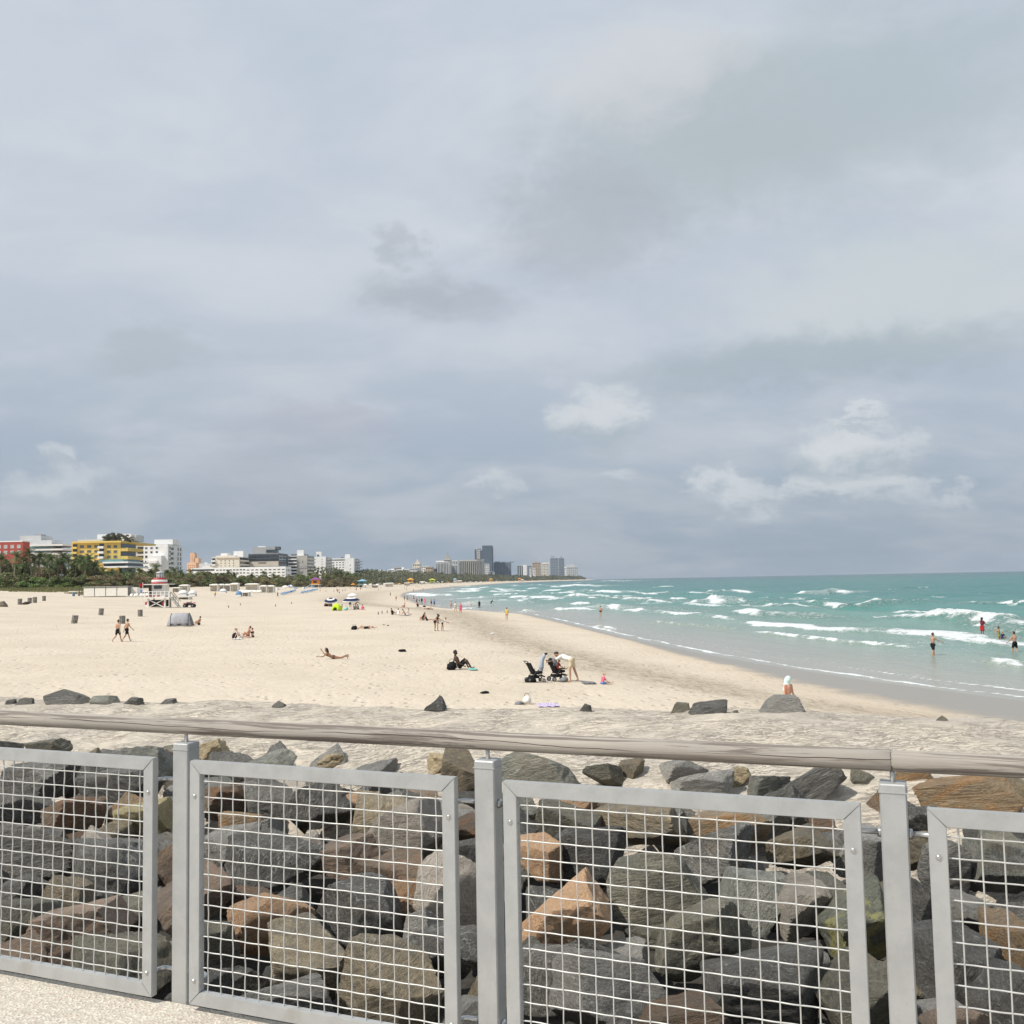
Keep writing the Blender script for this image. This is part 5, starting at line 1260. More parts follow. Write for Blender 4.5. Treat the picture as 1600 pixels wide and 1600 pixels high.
def body_parts(pose, female=False, child=False, vox=.024):
    key = (pose, female, child, vox)
    if key in BODY: return BODY[key]
    J, lift = fk(POSES[pose])
    w = .93 if female else 1.0
    c = []
    def cap(a, b, ra, rb): c.append((J[a] if isinstance(a, str) else a, J[b] if isinstance(b, str) else b, ra, rb))
    cap('hipL', 'hipR', .105, .105); cap('pel', 'waist', .115, .098 * w); cap('waist', 'chest', .100 * w, .122 * w)
    sd = Vector((.07, 0, 0)); cap(J['waist'] - sd, J['chest'] - sd * 1.1, .075, .088); cap(J['waist'] + sd, J['chest'] + sd * 1.1, .075, .088)
    cap('chest', J['neck'] - J['sp'] * .06, .115 * w, .075); cap(J['shL'] * .94 + J['chest'] * .06, J['shR'] * .94 + J['chest'] * .06, .058 * w, .058 * w); cap('neck', 'chin', .052, .05)
    if female:
        for s_ in (-1, 1): q = J['chest'] + J['fw'] * .085 + Vector((s_ * .07, 0, 0)); cap(q, q + J['fw'] * .015, .058, .05)
    hs = 1.22 if child else 1.0
    hc = J['chin'].lerp(J['crown'], .5)
    cap(J['chin'], J['crown'], .068 * hs, .092 * hs); cap(J['chin'] + J['hfw'] * .045, J['crown'] + J['hfw'] * .03, .045, .062)
    cap(hc + J['hfw'] * .10, hc + J['hfw'] * .118 - J['hd'] * .02, .014, .016)           # nose
    for s_ in (-1, 1): q = hc + Vector((s_ * .086 * hs, 0, 0)); cap(q - J['hd'] * .02, q + J['hd'] * .02, .014, .016)   # ears
    fing = []
    for S in 'LR':
        cap('hip' + S, 'knee' + S, .086, .056); cap('knee' + S, J['knee' + S].lerp(J['ank' + S], .35), .055, .056); cap(J['knee' + S].lerp(J['ank' + S], .35), 'ank' + S, .056, .036)
        cap('ank' + S, 'heel' + S, .036, .034); cap('heel' + S, 'toe' + S, .036, .028)
        cap('sh' + S, 'elb' + S, .052 * w, .041 * w); cap('elb' + S, 'wri' + S, .041 * w, .027 * w); cap('wri' + S, 'hand' + S, .027, .032)
        f = J['fdir' + S]; side = J['sd' + S]; pl = f.cross(side).normalized()
        for q, ln in ((-.027, .068), (-.009, .078), (.010, .074), (.027, .058)):
            base = J['hand' + S] + pl * q + f * .02; fing.append((base, base + f * ln - side * .02, .0085))
        th = J['wri' + S] + pl * .03 + f * .03; fing.append((th, th + f * .05 + pl * .028, .010))
    BODY[key] = (J, lift, c, fing)
    return BODY[key]
MESHC = {}
def garment(kind, J, w=1.0):
    L = []
    def cap(a, b, ra, rb): L.append((J[a] if isinstance(a, str) else a, J[b] if isinstance(b, str) else b, ra, rb))
    if kind in ('shorts', 'brief', 'pants', 'skirt'):
        cap('hipL', 'hipR', .120, .120); cap('pel', J['pel'].lerp(J['waist'], .4 if kind != 'brief' else .1), .127, .120)
        fr = {'shorts': .62, 'brief': .14, 'pants': 1.0, 'skirt': .75}[kind]
        for S in 'LR':
            e = J['hip' + S].lerp(J['knee' + S], fr); cap('hip' + S, e, .102, .102 - .022 * fr + (.02 if kind == 'skirt' else 0))
            if kind == 'pants': cap('knee' + S, 'ank' + S, .078, .06)
    if kind in ('shirt', 'swimsuit', 'dress'):
        cap('pel', 'waist', .128, .114); cap('waist', 'chest', .116, .138); sd = Vector((.075, 0, 0))
        cap(J['waist'] - sd, J['chest'] - sd, .088, .10); cap(J['waist'] + sd, J['chest'] + sd, .088, .10)
        if kind != 'swimsuit':
            cap('shL', 'shR', .072, .072)
            for S in 'LR': cap('sh' + S, J['sh' + S].lerp(J['elb' + S], .62), .068, .062)
        cap('hipL', 'hipR', .118, .118)
        if kind == 'dress':
            for S in 'LR': cap('hip' + S, J['hip' + S].lerp(J['knee' + S], .8), .11, .12)
    if kind == 'top':
        q = J['chest'] - J['sp'] * .01; cap(q - Vector((.09, 0, 0)), q + Vector((.09, 0, 0)), .112, .112)
        for s_ in (-1, 1): cap(q + J['fw'] * .09 + Vector((s_ * .07, 0, 0)), q + J['fw'] * .10 + Vector((s_ * .07, 0, 0)), .068, .06)
    if kind in ('hair', 'longhair', 'cap'):
        hc = J['chin'].lerp(J['crown'], .62)
        cap(hc - J['hfw'] * .028 + J['hd'] * .022, hc - J['hfw'] * .012 + J['hd'] * .050, .095, .093)
        if kind == 'longhair': cap(hc - J['hfw'] * .05, hc - J['hfw'] * .075 - J['hd'] * .26, .088, .06)
        if kind == 'cap': cap(hc + J['hfw'] * .06 + J['hd'] * .05, hc + J['hfw'] * .15 + J['hd'] * .035, .05, .035)
    if kind == 'towel':
        hc = J['chin'].lerp(J['crown'], .6)
        cap(hc, hc + J['hd'] * .04, .125, .12); cap(hc - J['hfw'] * .05, hc - J['hfw'] * .10 - J['hd'] * .42, .12, .15)
    return L
def person(px, py, label, pose, skin='tan', hair='brown', hk='hair', wear=(), h=1.75, face=0.0, female=False, child=False, group=None, z=None, sink=0.0, vox=.024, loc=None):
    """stand (or seat, or lay) a person so that the body touches the ground at photo pixel (px, py)"""
    p = loc or (hit(px, py) if z is None else hit(px, py, z))
    J, lift, caps, fing = body_parts(pose, female, child, vox)
    sc = h / 1.72
    r = empty('person', (p.x, p.y, p.z), R(-face), label, 'person', group)
    r.scale = (sc,) * 3
    def mesh(kind, m, L, ex=None):
        key = (kind, pose, female, child, vox)
        if key not in MESHC: MESHC[key] = blob_mesh(kind, L, vox, m, ex)
        return MESHC[key], m
    up = Vector((0, 0, lift - sink / sc - .012))
    def wear_on(name, mm):
        o = link(name, mm[0], r, up); o.material_slots[0].link = 'OBJECT'; o.material_slots[0].material = mm[1]
    wear_on('body', mesh('body', SKIN[skin], caps, fing))
    wear_on('hair' if hk in ('hair', 'longhair') else hk, mesh(hk, HAIR[hair] if hair in HAIR else CL[hair], garment(hk, J)))
    for kind, col in wear: wear_on(kind if kind != 'top' else 'bikini_top', mesh(kind, CL[col], garment(kind, J)))
    return r
TR = ('brief', 'black')
# the couple walking away hand in hand
person(184, 1003, 'shirtless man in black trunks walking hand in hand, one leg lifted', 'walk2', 'tan', 'black', wear=[('shorts', 'black')], h=1.74, face=20)
person(198, 1002.5, 'shirtless man in black shorts striding beside his partner', 'walk', 'tan', 'black', wear=[('shorts', 'black')], h=1.78, face=42)
person(311, 977, 'person sitting on the sand behind the grey tent', 'sit', 'tan', 'brown', wear=[('brief', 'black')], face=-75)
person(375, 997.5, 'pale woman lying back on a white towel next to a black bag', 'sitback', 'pale', 'blond', wear=[('brief', 'white'), ('top', 'white')], face=65, female=True)
person(388, 996.5, 'seated sunbather facing the pale woman on the towel', 'sit', 'red', 'brown', wear=[('brief', 'maroon')], face=-90)
person(394.5, 996, 'seated sunbather in a black top with an arm raised', 'lift', 'pale', 'red', wear=[('top', 'black'), ('brief', 'black')], h=1.5, face=-60, female=True, sink=.72)
person(571, 983, 'sunbather in black lying flat beside a black bag', 'supine', 'tan', 'black', wear=[('swimsuit', 'black')], face=-80, female=True)
person(521, 1029.5, 'deeply tanned woman lying on her front propped on her elbows', 'prone', 'brown', 'black', 'longhair', wear=[('brief', 'brown')], h=1.68, face=-85, female=True)
person(718, 1045.5, 'dark-skinned man reclining with one knee up against a black bag', 'recline', 'dark', 'black', wear=[('shorts', 'black')], h=1.84, face=76)
person(893, 1065, 'man in white shirt and khaki shorts bending over a stroller', 'bend', 'tan', 'black', wear=[('shirt', 'white'), ('shorts', 'khaki')], h=1.82, face=-68)
person(941, 1069, 'toddler in a pink top sitting on the sand beside the strollers', 'kid', 'pale', 'red', wear=[('shirt', 'pink'), ('shorts', 'blue')], h=.95, face=60, child=True)
person(1233, 1126, 'person with a mint towel over the head behind the big grey crest boulder', 'stand', 'red', 'mint', 'towel', wear=[('brief', 'maroon')], h=1.4, face=150)
# girls in the middle
person(680, 986, 'long-haired tanned girl in a bikini leaning forward in the group of three', 'lean', 'brown', 'black', 'longhair', wear=[('brief', 'black'), ('top', 'black')], h=1.66, face=55, female=True)
person(684, 985.5, 'tanned girl standing behind the long-haired one', 'stand', 'tan', 'black', wear=[('brief', 'grey')], h=1.62, face=80, female=True)
person(691.5, 985.5, 'girl in a white top bending with an arm stretched out', 'lean', 'red', 'black', wear=[('shirt', 'white'), ('brief', 'black')], h=1.35, face=95, female=True)
person(662, 969.5, 'person in black sitting back to back with another beside the girls', 'sit', 'tan', 'black', wear=[('shirt', 'black'), ('shorts', 'black')], face=-60)
person(667, 969.8, 'person sitting with knees up just behind the standing girls', 'sitback', 'red', 'black', wear=[('swimsuit', 'black')], face=70)
# seated row farther up the beach
for i, (x, y, lab, ps, sk, wr, f) in enumerate([
        (613, 961, 'person in black seated at the end of the picnic row', 'sit', 'tan', [('shirt', 'black')], 40), (623, 961, 'person in a white shirt seated in the picnic row', 'hug', 'tan', [('shirt', 'white'), ('shorts', 'white')], -20),
        (633, 961, 'person leaning back beside the white-clad one in the picnic row', 'sitback', 'tan', [('shorts', 'black')], 80), (637, 961.5, 'person in white with red hair seated at the far end of the picnic row', 'sit', 'pale', [('shirt', 'white'), ('shorts', 'white')], -60),
        (631.5, 949.5, 'sunbather sitting alone above the picnic row', 'sit', 'red', [('brief', 'red')], -80), (652.5, 948.5, 'person crouching on a dark towel near the water', 'sit', 'brown', [('shirt', 'black')], 10), (669.5, 952, 'person lying on a dark towel at the tide line', 'supine', 'red', [('brief', 'black')], 80)]):
    person(x, y, lab, ps, sk, 'red' if 'red hair' in lab else 'black', wear=wr, face=f, vox=.035)
# bathers in the near water
person(1458, 1021, 'shirtless man in dark trunks wading through knee-deep water', 'wade', 'tan', 'brown', wear=[('shorts', 'black')], h=1.78, face=78, z=.12, sink=.38)
person(1535, 987, 'woman with a red skirt photographing in the white surf', 'lift', 'brown', 'black', 'longhair', wear=[('shirt', 'maroon'), ('skirt', 'red')], h=1.68, face=60, female=True, z=.45, sink=.45)
person(1561, 997, 'dark-haired woman in an olive swimsuit standing in the foam', 'lift', 'tan', 'black', wear=[('swimsuit', 'olive')], h=1.62, face=-40, female=True, z=.35, sink=.70)
person(1566, 995.5, 'child crouching in the foam beside the woman in the olive swimsuit', 'kid', 'red', 'black', wear=[('shirt', 'navy')], h=1.05, face=50, child=True, z=.35, sink=.1)
person(1586, 1013, 'man in black trunks standing thigh-deep with his back turned', 'wade', 'red', 'black', wear=[('shorts', 'black')], h=1.78, face=-20, z=.12, sink=.60)
person(938.5, 961, 'bather in a dark swimsuit standing in shallow water', 'stand', 'red', 'brown', wear=[('brief', 'black')], h=1.7, face=30, z=.15, sink=.3, vox=.03)
person(792, 969, 'woman in a yellow top walking along the wet sand', 'stand', 'tan', 'brown', wear=[('shirt', 'yellow')], h=1.7, face=20, female=True, vox=.03)
person(712, 957, 'man in a white shirt walking with a companion at the water', 'walk', 'tan', 'black', wear=[('shirt', 'white'), ('shorts', 'khaki')], face=160, vox=.03)
person(719.8, 959, 'woman in a pink dress walking beside the man in white', 'stand', 'red', 'black', wear=[('dress', 'pink')], h=1.66, face=170, female=True, vox=.03)
person(705, 951, 'person wading behind the man in the white shirt', 'stand', 'tan', 'brown', wear=[('brief', 'grey')], face=20, vox=.035, z=.1, sink=.2)
person(749, 949, 'bather all in black standing in the small waves', 'stand', 'dark', 'black', wear=[('shirt', 'black'), ('pants', 'black')], face=0, vox=.035, z=.12, sink=.3)
person(767.5, 944, 'black-clad bather bending in the surf', 'lean', 'dark', 'black', wear=[('shirt', 'black'), ('shorts', 'black')], face=60, vox=.035, z=.12, sink=.5)
person(735.5, 949, 'small pale bather near the black-clad one', 'stand', 'pale', 'blond', wear=[('brief', 'white')], h=1.3, face=0, vox=.035, z=.12, sink=.3)
# strollers along the tide line
for i, (x, y, wr, sk, lab) in enumerate([
        (651, 944, [('shirt', 'grey'), ('shorts', 'black')], 'tan', 'person in grey top and black shorts at the tide line'), (655, 943, [('shorts', 'black')], 'tan', 'shirtless person in black shorts at the tide line'), (659, 944.5, [('shirt', 'black')], 'brown', 'short figure in black at the tide line'),
        (664, 944, [('dress', 'pink')], 'red', 'figure in pink at the tide line'), (674, 947, [('shorts', 'black')], 'red', 'shirtless bather in black shorts near the blue shirt'), (678.5, 948, [('shirt', 'blue'), ('shorts', 'navy')], 'tan', 'person in a blue shirt and dark shorts near the waves'),
        (646.5, 938, [('dress', 'red')], 'red', 'figure in a faded red dress up the beach'), (619, 939.5, [('brief', 'brown')], 'red', 'tanned walker with one arm out'), (632, 940, [('shorts', 'navy'), ('shirt', 'black')], 'tan', 'tall walker in dark clothes'), (636.5, 940.5, [('shorts', 'olive')], 'tan', 'walker in olive shorts'),
        (610, 932, [('shorts', 'black')], 'brown', 'lone walker in black shorts high on the beach'), (661, 922.5, [('shorts', 'blue')], 'tan', 'far walker in blue shorts'), (664, 922.5, [('dress', 'white')], 'tan', 'far walker in a white dress'), (676, 919, [('shirt', 'navy')], 'tan', 'far walker in navy'),
        (646, 925, [('brief', 'red')], 'red', 'far bather in red trunks'), (635, 923, [('shirt', 'black')], 'tan', 'far person in a black shirt'), (704, 917, [('shirt', 'maroon')], 'tan', 'far person in maroon'), (709, 917, [('shirt', 'grey')], 'tan', 'far person in grey'),
        (434, 934, [('shirt', 'navy'), ('shorts', 'navy')], 'tan', 'attendant in navy beside the blue chairs'), (336, 933, [('shirt', 'yellow'), ('shorts', 'black')], 'brown', 'attendant in yellow before the white canopies')]):
    person(x, y, lab, 'walk' if i % 3 == 0 else 'stand', sk, 'black', wear=wr, face=(i * 77) % 360, vox=.04, female='dress' in str(wr), h=1.7)
# crowd around the far umbrellas: small single figures
rp = random.Random(11)
far_kinds = [('red', [('brief', 'black')]), ('tan', [('shorts', 'navy')]), ('brown', [('brief', 'red')]), ('tan', [('shirt', 'white'), ('shorts', 'grey')]), ('dark', [('shirt', 'blue')])]
for i in range(46):
    x = rp.uniform(500, 800)
    yy = float(np.interp(x, [500, 560, 620, 680, 740, 800], [927, 923, 919, 915.5, 913, 910.5])) + rp.uniform(-2.5, 2.0)
    p = hit(x, yy)
    v = float(shore_x(p.y)) - p.x
    if v < 2 or v > 110: continue
    k = i % 5
    person(0, 0, f"tiny far beachgoer in {far_kinds[k][1][0][1]} among the distant umbrellas", ['stand', 'walk', 'sit'][i % 3], far_kinds[k][0], 'black', wear=far_kinds[k][1], face=(i * 61) % 360, vox=.06, loc=p, group='beachgoers among the far umbrellas')

# ------------------------------------------------------------------ things on the beach
PW_ = mat('white_paint', (.78, .76, .72), .6, .06, 3); PR = mat('red_paint', (.42, .04, .045), .5, .1, 3); PG = mat('gap_shade', (.03, .03, .032), .8); PZ = mat('zinc_roof', (.36, .42, .46), .4, .15, 3, metal=.3)  # PG is a near-black colour for painted shade
CANV = mat('white_canvas', (.78, .75, .68), .85, .08, 2); BLUEC = mat('blue_canvas', (.13, .24, .40), .8, .15, 2); WOODG = mat('grey_wood', (.28, .26, .23), .9, .3, 6); BLACKP = mat('black_plastic', (.018, .018, .02), .5); GREYP = mat('grey_fabric', (.36, .36, .38), .8, .15, 4)
def spot(px, py):
    p = hit(px, py); return p, mpp(p)
def thing_at(name, px, py, label, cat, rz=0.0, group=None):
    p, k = spot(px, py); return empty(name, p, rz, label, cat, group), k

def lifeguard_tower():
    r, k = thing_at('lifeguard_tower', 252, 949, 'red and white striped lifeguard tower with a zinc lantern on top', 'lifeguard tower')
    def X(px): return (px - 252) * k
    def Z(py): return (949 - py) * k
    W = 15 * k                                               # half depth
    # legs and cross braces
    for sx in (236, 262):
        for sy in (-.8, .8):
            m = MB(); m.bar((X(sx), sy * W, -.2), (X(sx), sy * W, Z(934)), .28); m.build('leg', PW_, r)
    for a, b in (((236, 949), (262, 936)), ((262, 949), (236, 936))):
        m = MB(); m.bar((X(a[0]), -W * .86, Z(a[1])), (X(b[0]), -W * .86, Z(b[1])), .30, .12); m.build('cross_brace', PW_, r)
    m = MB(); m.box((X(249), -.2, Z(942.5)), (24 * k, W * 1.2, 10.5 * k)); m.build('platform_shade_box', PG, r)  # dark box standing in for the shade under the platform
    for (xa, xb, ya, yb, mm) in ((231, 238, 940, 944.5, PR), (231, 237, 944.5, 949, PW_), (257, 262, 940, 945, PR)):
        m = MB(); m.box((X((xa + xb) / 2), -W * .7, Z((ya + yb) / 2)), ((xb - xa) * k, .3, (yb - ya) * k)); m.build('rescue_board', mm, r)
    m = MB(); m.box((X(250.5), 0, Z(934)), (39 * k, W * 2.2, 1.6 * k)); m.build('platform', PW_, r)
    # railing with red boards
    for yy in (924, 928.5): m = MB(); m.box((X(250.5), -W * 1.06, Z(yy)), (38 * k, .10, .8 * k)); m.build('rail', PW_, r)
    for xx in np.linspace(232, 269, 7): m = MB(); m.box((X(xx), -W * 1.06, Z(928.5)), (.14, .12, 9 * k)); m.build('rail_post', PW_, r)
    for xa in (234.5, 242, 250.5): m = MB(); m.box((X(xa + 3), -W * 1.02, Z(931.2)), (6.2 * k, .06, 1.9 * k)); m.build('red_board', PR, r)
    m = MB(); m.box((X(246), W * 1.06, Z(928.5)), (28 * k, .1, .8 * k)); m.build('rail', PW_, r)
    c = MB(); c.box((X(248), .2, Z(923.5)), (24 * k, W * 1.35, 20 * k)); cab = c.build('cabin', PW_, r)
    m = MB(); m.box((X(238), -W * .66, Z(922)), (4 * k, .15, 17 * k)); m.build('doorway_shade', PG, cab)  # dark slab on the wall, painted as the shade inside the opening
    m = MB(); m.box((X(250), -W * .66, Z(917.5)), (12 * k, .12, 5 * k)); m.build('window', GLASS, cab)
    m = MB(); m.box((X(249), 0, Z(913)), (38 * k, W * 2.1, 1.3 * k)); m.build('roof', PW_, r)
    for y0, y1, r0, r1, mm in ((912.4, 909.8, 12.3, 12.3, PR), (909.8, 906, 12.0, 11.6, PW_), (906, 903.2, 10.2, 9.2, PR)):
        m = MB(); m.lathe((X(249), 0, 0), [(r0 * k, Z(y0)), (r1 * k, Z(y1))], 24, 0); m.build('roof_band', mm, r, True)
    m = MB(); m.lathe((X(250), 0, 0), [(5.2 * k, Z(903.4)), (5.2 * k, Z(895.2))], 16); ln = m.build('lantern', PZ, r, True)
    m = MB(); m.lathe((X(250), 0, 0), [(7.0 * k, Z(895.4)), (5.5 * k, Z(894)), (1.0 * k, Z(892.6))], 16); m.build('lantern_cap', mat('zinc_cap', (.5, .53, .54), .4, metal=.3), ln, True)
    for a in np.linspace(0, 6.28, 9)[:-1]:
        m = MB(); m.bar((X(250) + 5.3 * k * math.cos(a), 5.3 * k * math.sin(a), Z(903)), (X(250) + 5.3 * k * math.cos(a), 5.3 * k * math.sin(a), Z(895.4)), .08); m.build('lantern_bar', PW_, ln)
    # ramp on the seaward side
    for sy in (-.55, .55):
        m = MB(); m.bar((X(268), sy, Z(934)), (X(280), sy, 0), .16); m.build('ramp_beam', PW_, r)
        m = MB(); m.bar((X(268), sy, Z(925)), (X(280.5), sy, Z(940)), .10); m.build('ramp_rail', WOODG, r)
    for i in range(7):
        u = i / 7 + .07; m = MB(); m.box((X(268 + 12 * u), 0, Z(934 + 15 * u)), (.28, 1.1, .06)); m.build('ramp_step', PW_, r)
    for i in range(4): u = i / 3; m = MB(); m.bar((X(268 + 12 * u), -.55, Z(934 + 15 * u)), (X(268 + 12.4 * u), -.55, Z(925 + 15 * u)), .08); m.build('ramp_post', WOODG, r)
    # flag pole with the warning flags
    f, k2 = thing_at('warning_flag', 223, 946, 'red warning flag on a white pole beside the striped lifeguard tower', 'flag')
    m = MB(); m.tube([Vector((0, 0, -.3)), Vector((0, 0, 36 * k2))], .05, 8); m.build('pole', PW_, f)
    for nm, z0, z1, mm in (('red_flag', 34.5, 29.5, CL['red']), ('blue_flag', 25.5, 20.5, mat('pale_blue_cloth', (.35, .42, .62), .8))):
        m = MB(); n = 6
        for i in range(n):
            u0, u1 = i / n, (i + 1) / n
            q = lambda u, z: Vector((-u * 5.2 * k2, .12 * math.sin(u * 6), z * k2 - u * .1))
            m.add([q(u0, z0), q(u1, z0), q(u1, z1), q(u0, z1)], [(0, 1, 2, 3)])
        m.build(nm, mm, f)
lifeguard_tower()

def shed():
    a, b = hit(130, 933), hit(200, 931.5)
    k = mpp(a); ang = 0.0
    r = empty('storage_shed', a, 0, 'low white storage shed of four panels on the sand', 'shed')
    L = (200 - 130) * k; H = 15.5 * k
    m = MB(); m.box((L / 2, 1.6, H / 2 - .1), (L, 3.0, H - .1)); m.build('body', mat('shed_frame', (.22, .22, .21), .7), r)
    for i in range(4):
        m = MB(); m.box((L * (i + .5) / 4, .06, H * .48), (L / 4 - .22, .10, H * .86)); m.build('panel', CANV, r)
    m = MB(); m.box((L / 2, 1.6, H + .02), (L + .3, 3.5, .16)); m.build('roof', mat('shed_roof', (.42, .41, .38), .8), r)
    m = MB(); m.box((L + .9, 2.4, H * .45), (1.7, 1.6, H * .9)); m.build('annex', CANV, r)
shed()

def slat_bin(px, ybase, ytop, label, group, tilt=0.0, col=None):
    p, k = spot(px, ybase); H = (ybase - ytop) * k; Rr = H * .33
    r = empty('litter_bin', p, 0, label, 'litter bin', group); r.rotation_euler = (0, tilt, rnd.uniform(0, 6))
    if tilt: r.rotation_euler = (0, tilt, 0)
    wm = col or WOODG
    m = MB(); m.lathe((0, 0, 0), [(Rr * .82, -.02), (Rr * .86, H * .9)], 14); m.build('bag', mat('bin_liner', (.16, .155, .145), .5, .3, 6), r, True)
    for i in range(11):
        a = i * 2 * math.pi / 11; m = MB(); m.box((Rr * math.cos(a), Rr * math.sin(a), H / 2), (.035, Rr * .36, H), rz=a); m.build('slat', wm, r)
    for z in (.12, .52, .95): m = MB(); m.lathe((0, 0, 0), [(Rr * 1.04, H * z - .03), (Rr * 1.04, H * z + .03)], 14); m.build('hoop', mat('hoop_metal', (.40, .385, .35), .6), r, True)
for px, yb, yt, lab, g, tl in ((115.8, 974, 961.2, 'leaning slatted litter bin standing apart on open sand', None, .16), (157.5, 961, 950.5, 'slatted litter bin leaning the other way up the beach', None, .10), (219, 963, 952.5, 'upright slatted litter bin near the red flag', None, 0),
                               (191, 974.8, 962, 'slatted litter bin directly behind the walking couple', None, 0), (31, 944.8, 935.5, 'slatted litter bin beside the heap of seaweed', 'bins by the dune', 0), (46, 943, 934, 'slatted litter bin beside the heap of seaweed', 'bins by the dune', .06), (54.3, 942, 932.8, 'slatted litter bin beside the heap of seaweed', 'bins by the dune', 0), (68.7, 938.8, 931, 'single slatted litter bin close to the dune grass', None, 0)):
    slat_bin(px, yb, yt, lab, g, tl)
slat_bin(115, 931.5, 925.8, 'small blue bin at the foot of the dune', None, 0, BLUEC); slat_bin(123.5, 931.3, 926.5, 'small grey bin next to the blue one', None, 0)
def heap(px, yb, w, h, label, m, name, seed, cat):
    p, k = spot(px, yb); me = rock_mesh(seed, 3, 6, 3.0); me.materials.clear(); me.materials.append(m); me.name = name
    o = link(name, me, None, (p.x, p.y, p.z + h * k * .38), (0, 0, .4), (w * k, w * k * .6, h * k)); setp(o, label, cat); return o
heap(40.5, 945, 12, 5.5, 'dark heap of seaweed between the litter bins', mat('seaweed', (.075, .06, .045), .95, .4, 3, .6), 'seaweed_heap', 501, 'seaweed')
heap(3, 948.3, 17, 10.5, 'brown rolled bale lying at the edge of the dune', mat('bale', (.20, .165, .125), .95, .3, 3, .6), 'brown_bale', 502, 'bale')
for i, (x, y, w, h, lab) in enumerate(((757, 1083.5, 14, 4, 'small dark scrap of driftwood on the sand'), (629, 1018.5, 14, 4.5, 'dark garment dropped on the sand'), (600, 977, 4, 1.6, 'small dark scrap lying near the picnic row'), (606, 978, 4, 1.6, 'second dark scrap near the picnic row'), (769, 990.5, 7, 2, 'pale scrap of litter on the beach'))):
    heap(x, y, w, h, lab, CL['black'] if i != 4 else PW_, 'scrap', 510 + i, 'scrap')

def atv():
    r, k = thing_at('quad_bike', 296, 949, 'red and black quad bike parked beside the lifeguard ramp', 'quad bike')
    for sx in (-.75, .75):
        for sy in (-.5, .5):
            m = MB(); m.tube([Vector((sx, sy - .15, .32)), Vector((sx, sy + .15, .32))], .34, 16); w = m.build('wheel', BLACKP, r)
            m = MB(); m.tube([Vector((sx, sy - .17, .32)), Vector((sx, sy + .17, .32))], .15, 12); m.build('rim', GREYP, w)
    m = MB(); m.box((0, 0, .55), (1.3, .5, .3)); m.box((0, 0, .74), (.9, .34, .12)); m.build('chassis', BLACKP, r)
    for sx in (-.72, .70): m = MB(); m.box((sx, 0, .80), (.68, 1.1, .09)); m.bar((sx - .3, 0, .7), (sx + .3, 0, .88), .5, .12); m.build('fender', PR, r)
    m = MB(); m.box((-.12, 0, .90), (.72, .34, .16)); m.build('seat', BLACKP, r)
    m = MB(); m.tube([Vector((.45, 0, .8)), Vector((.32, 0, 1.12))], .04, 6); m.tube([Vector((.32, -.4, 1.15)), Vector((.32, .4, 1.15))], .03, 6); m.build('handlebar', BLACKP, r)
    r.scale = (.95,) * 3
atv()
def tent():
    r, k = thing_at('beach_tent', 282, 978.5, 'grey ridge-shaped beach tent with a dark open end', 'tent', R(8))
    L, H, D = 27 * k, 20.5 * k, 22 * k
    def arch(x, s): return [Vector((x, -D / 2 * s * math.cos(math.pi * u), H * s * math.sin(math.pi * u) ** .8)) for u in np.linspace(0, 1, 13)]
    m = MB(); secs = [arch(-L / 2, .93), arch(-L / 4, 1.0), arch(0, .97), arch(L / 4, 1.0), arch(L / 2, .95)]
    vs = [p for s in secs for p in s]; n = 13
    # slanted seaward end, open
    vs = [Vector((p.x + (.35 - p.z / H * .35) * (1 if i // n == 4 else -1 if i // n == 0 else 0) * L * .6, p.y, p.z)) for i, p in enumerate(vs)]
    m.add(vs, [(i * n + j, i * n + j + 1, (i + 1) * n + j + 1, (i + 1) * n + j) for i in range(4) for j in range(n - 1)])
    sh = m.build('shell', GREYP, r, True); sh.modifiers.new('t', 'SOLIDIFY').thickness = .02
    m = MB(); m.box((0, 0, .03), (L * 1.2, D * .95, .05)); m.build('floor', BLACKP, r)
    m = MB(); m.box((0, -D * .488, H * .13), (L * 1.02, .03, H * .16)); m.build('mesh_window', mat('tent_mesh', (.07, .07, .08), .8), sh)
    for x in (-L / 2, L / 2): m = MB(); m.tube(arch(x, .99), .025, 6); m.build('pole', BLACKP, r)
tent()

def umbrella(px, ybase, wpx, hpx, cols, label, group=None, tilt=0.0, rings=False, name='beach_umbrella', p=None):
    if p is None: p, k = spot(px, ybase)
    else: k = mpp(p)
    r = empty(name, p, 0, label, 'umbrella', group)
    Rr = wpx * k / 2; H = hpx * k
    m = MB(); m.tube([Vector((0, 0, -.3)), Vector((0, 0, H))], .03, 6); m.build('pole', PW_, r)
    n = 16; m = MB()
    prof = [(0.01, H + Rr * .42), (.33 * Rr, H + Rr * .36), (.62 * Rr, H + Rr * .24), (Rr, H), (Rr * 1.0, H - .16)]
    for i in range(len(prof) - 1):
        for j in range(n):
            q = lambda i_, j_: Vector((prof[i_][0] * math.cos(2 * math.pi * j_ / n), prof[i_][0] * math.sin(2 * math.pi * j_ / n), prof[i_][1]))
            mi = (i % 2 if rings else (j // 2) % 2) if len(cols) > 1 else 0
            m.add([q(i, j), q(i, j + 1), q(i + 1, j + 1), q(i + 1, j)], [(0, 1, 2, 3)], mi)
    c = m.build('canopy', cols, r); c.rotation_euler = (tilt, 0, 0)
    c.location = (0, math.sin(tilt) * H * 1.0, H - math.cos(tilt) * H)
    return r
umbrella(517, 948, 20.5, 9.5, [CL['navy'], PW_], 'low navy and white ringed beach umbrella behind the lime shelter', None, .32, True)
umbrella(549, 952, 27, 14, [CL['navy'], PW_], 'wide navy and white ringed beach umbrella with people under it', None, .10, True)
umbrella(551, 944, 15, 14, [PW_], 'small pale umbrella showing above the wide navy one', None, .1)
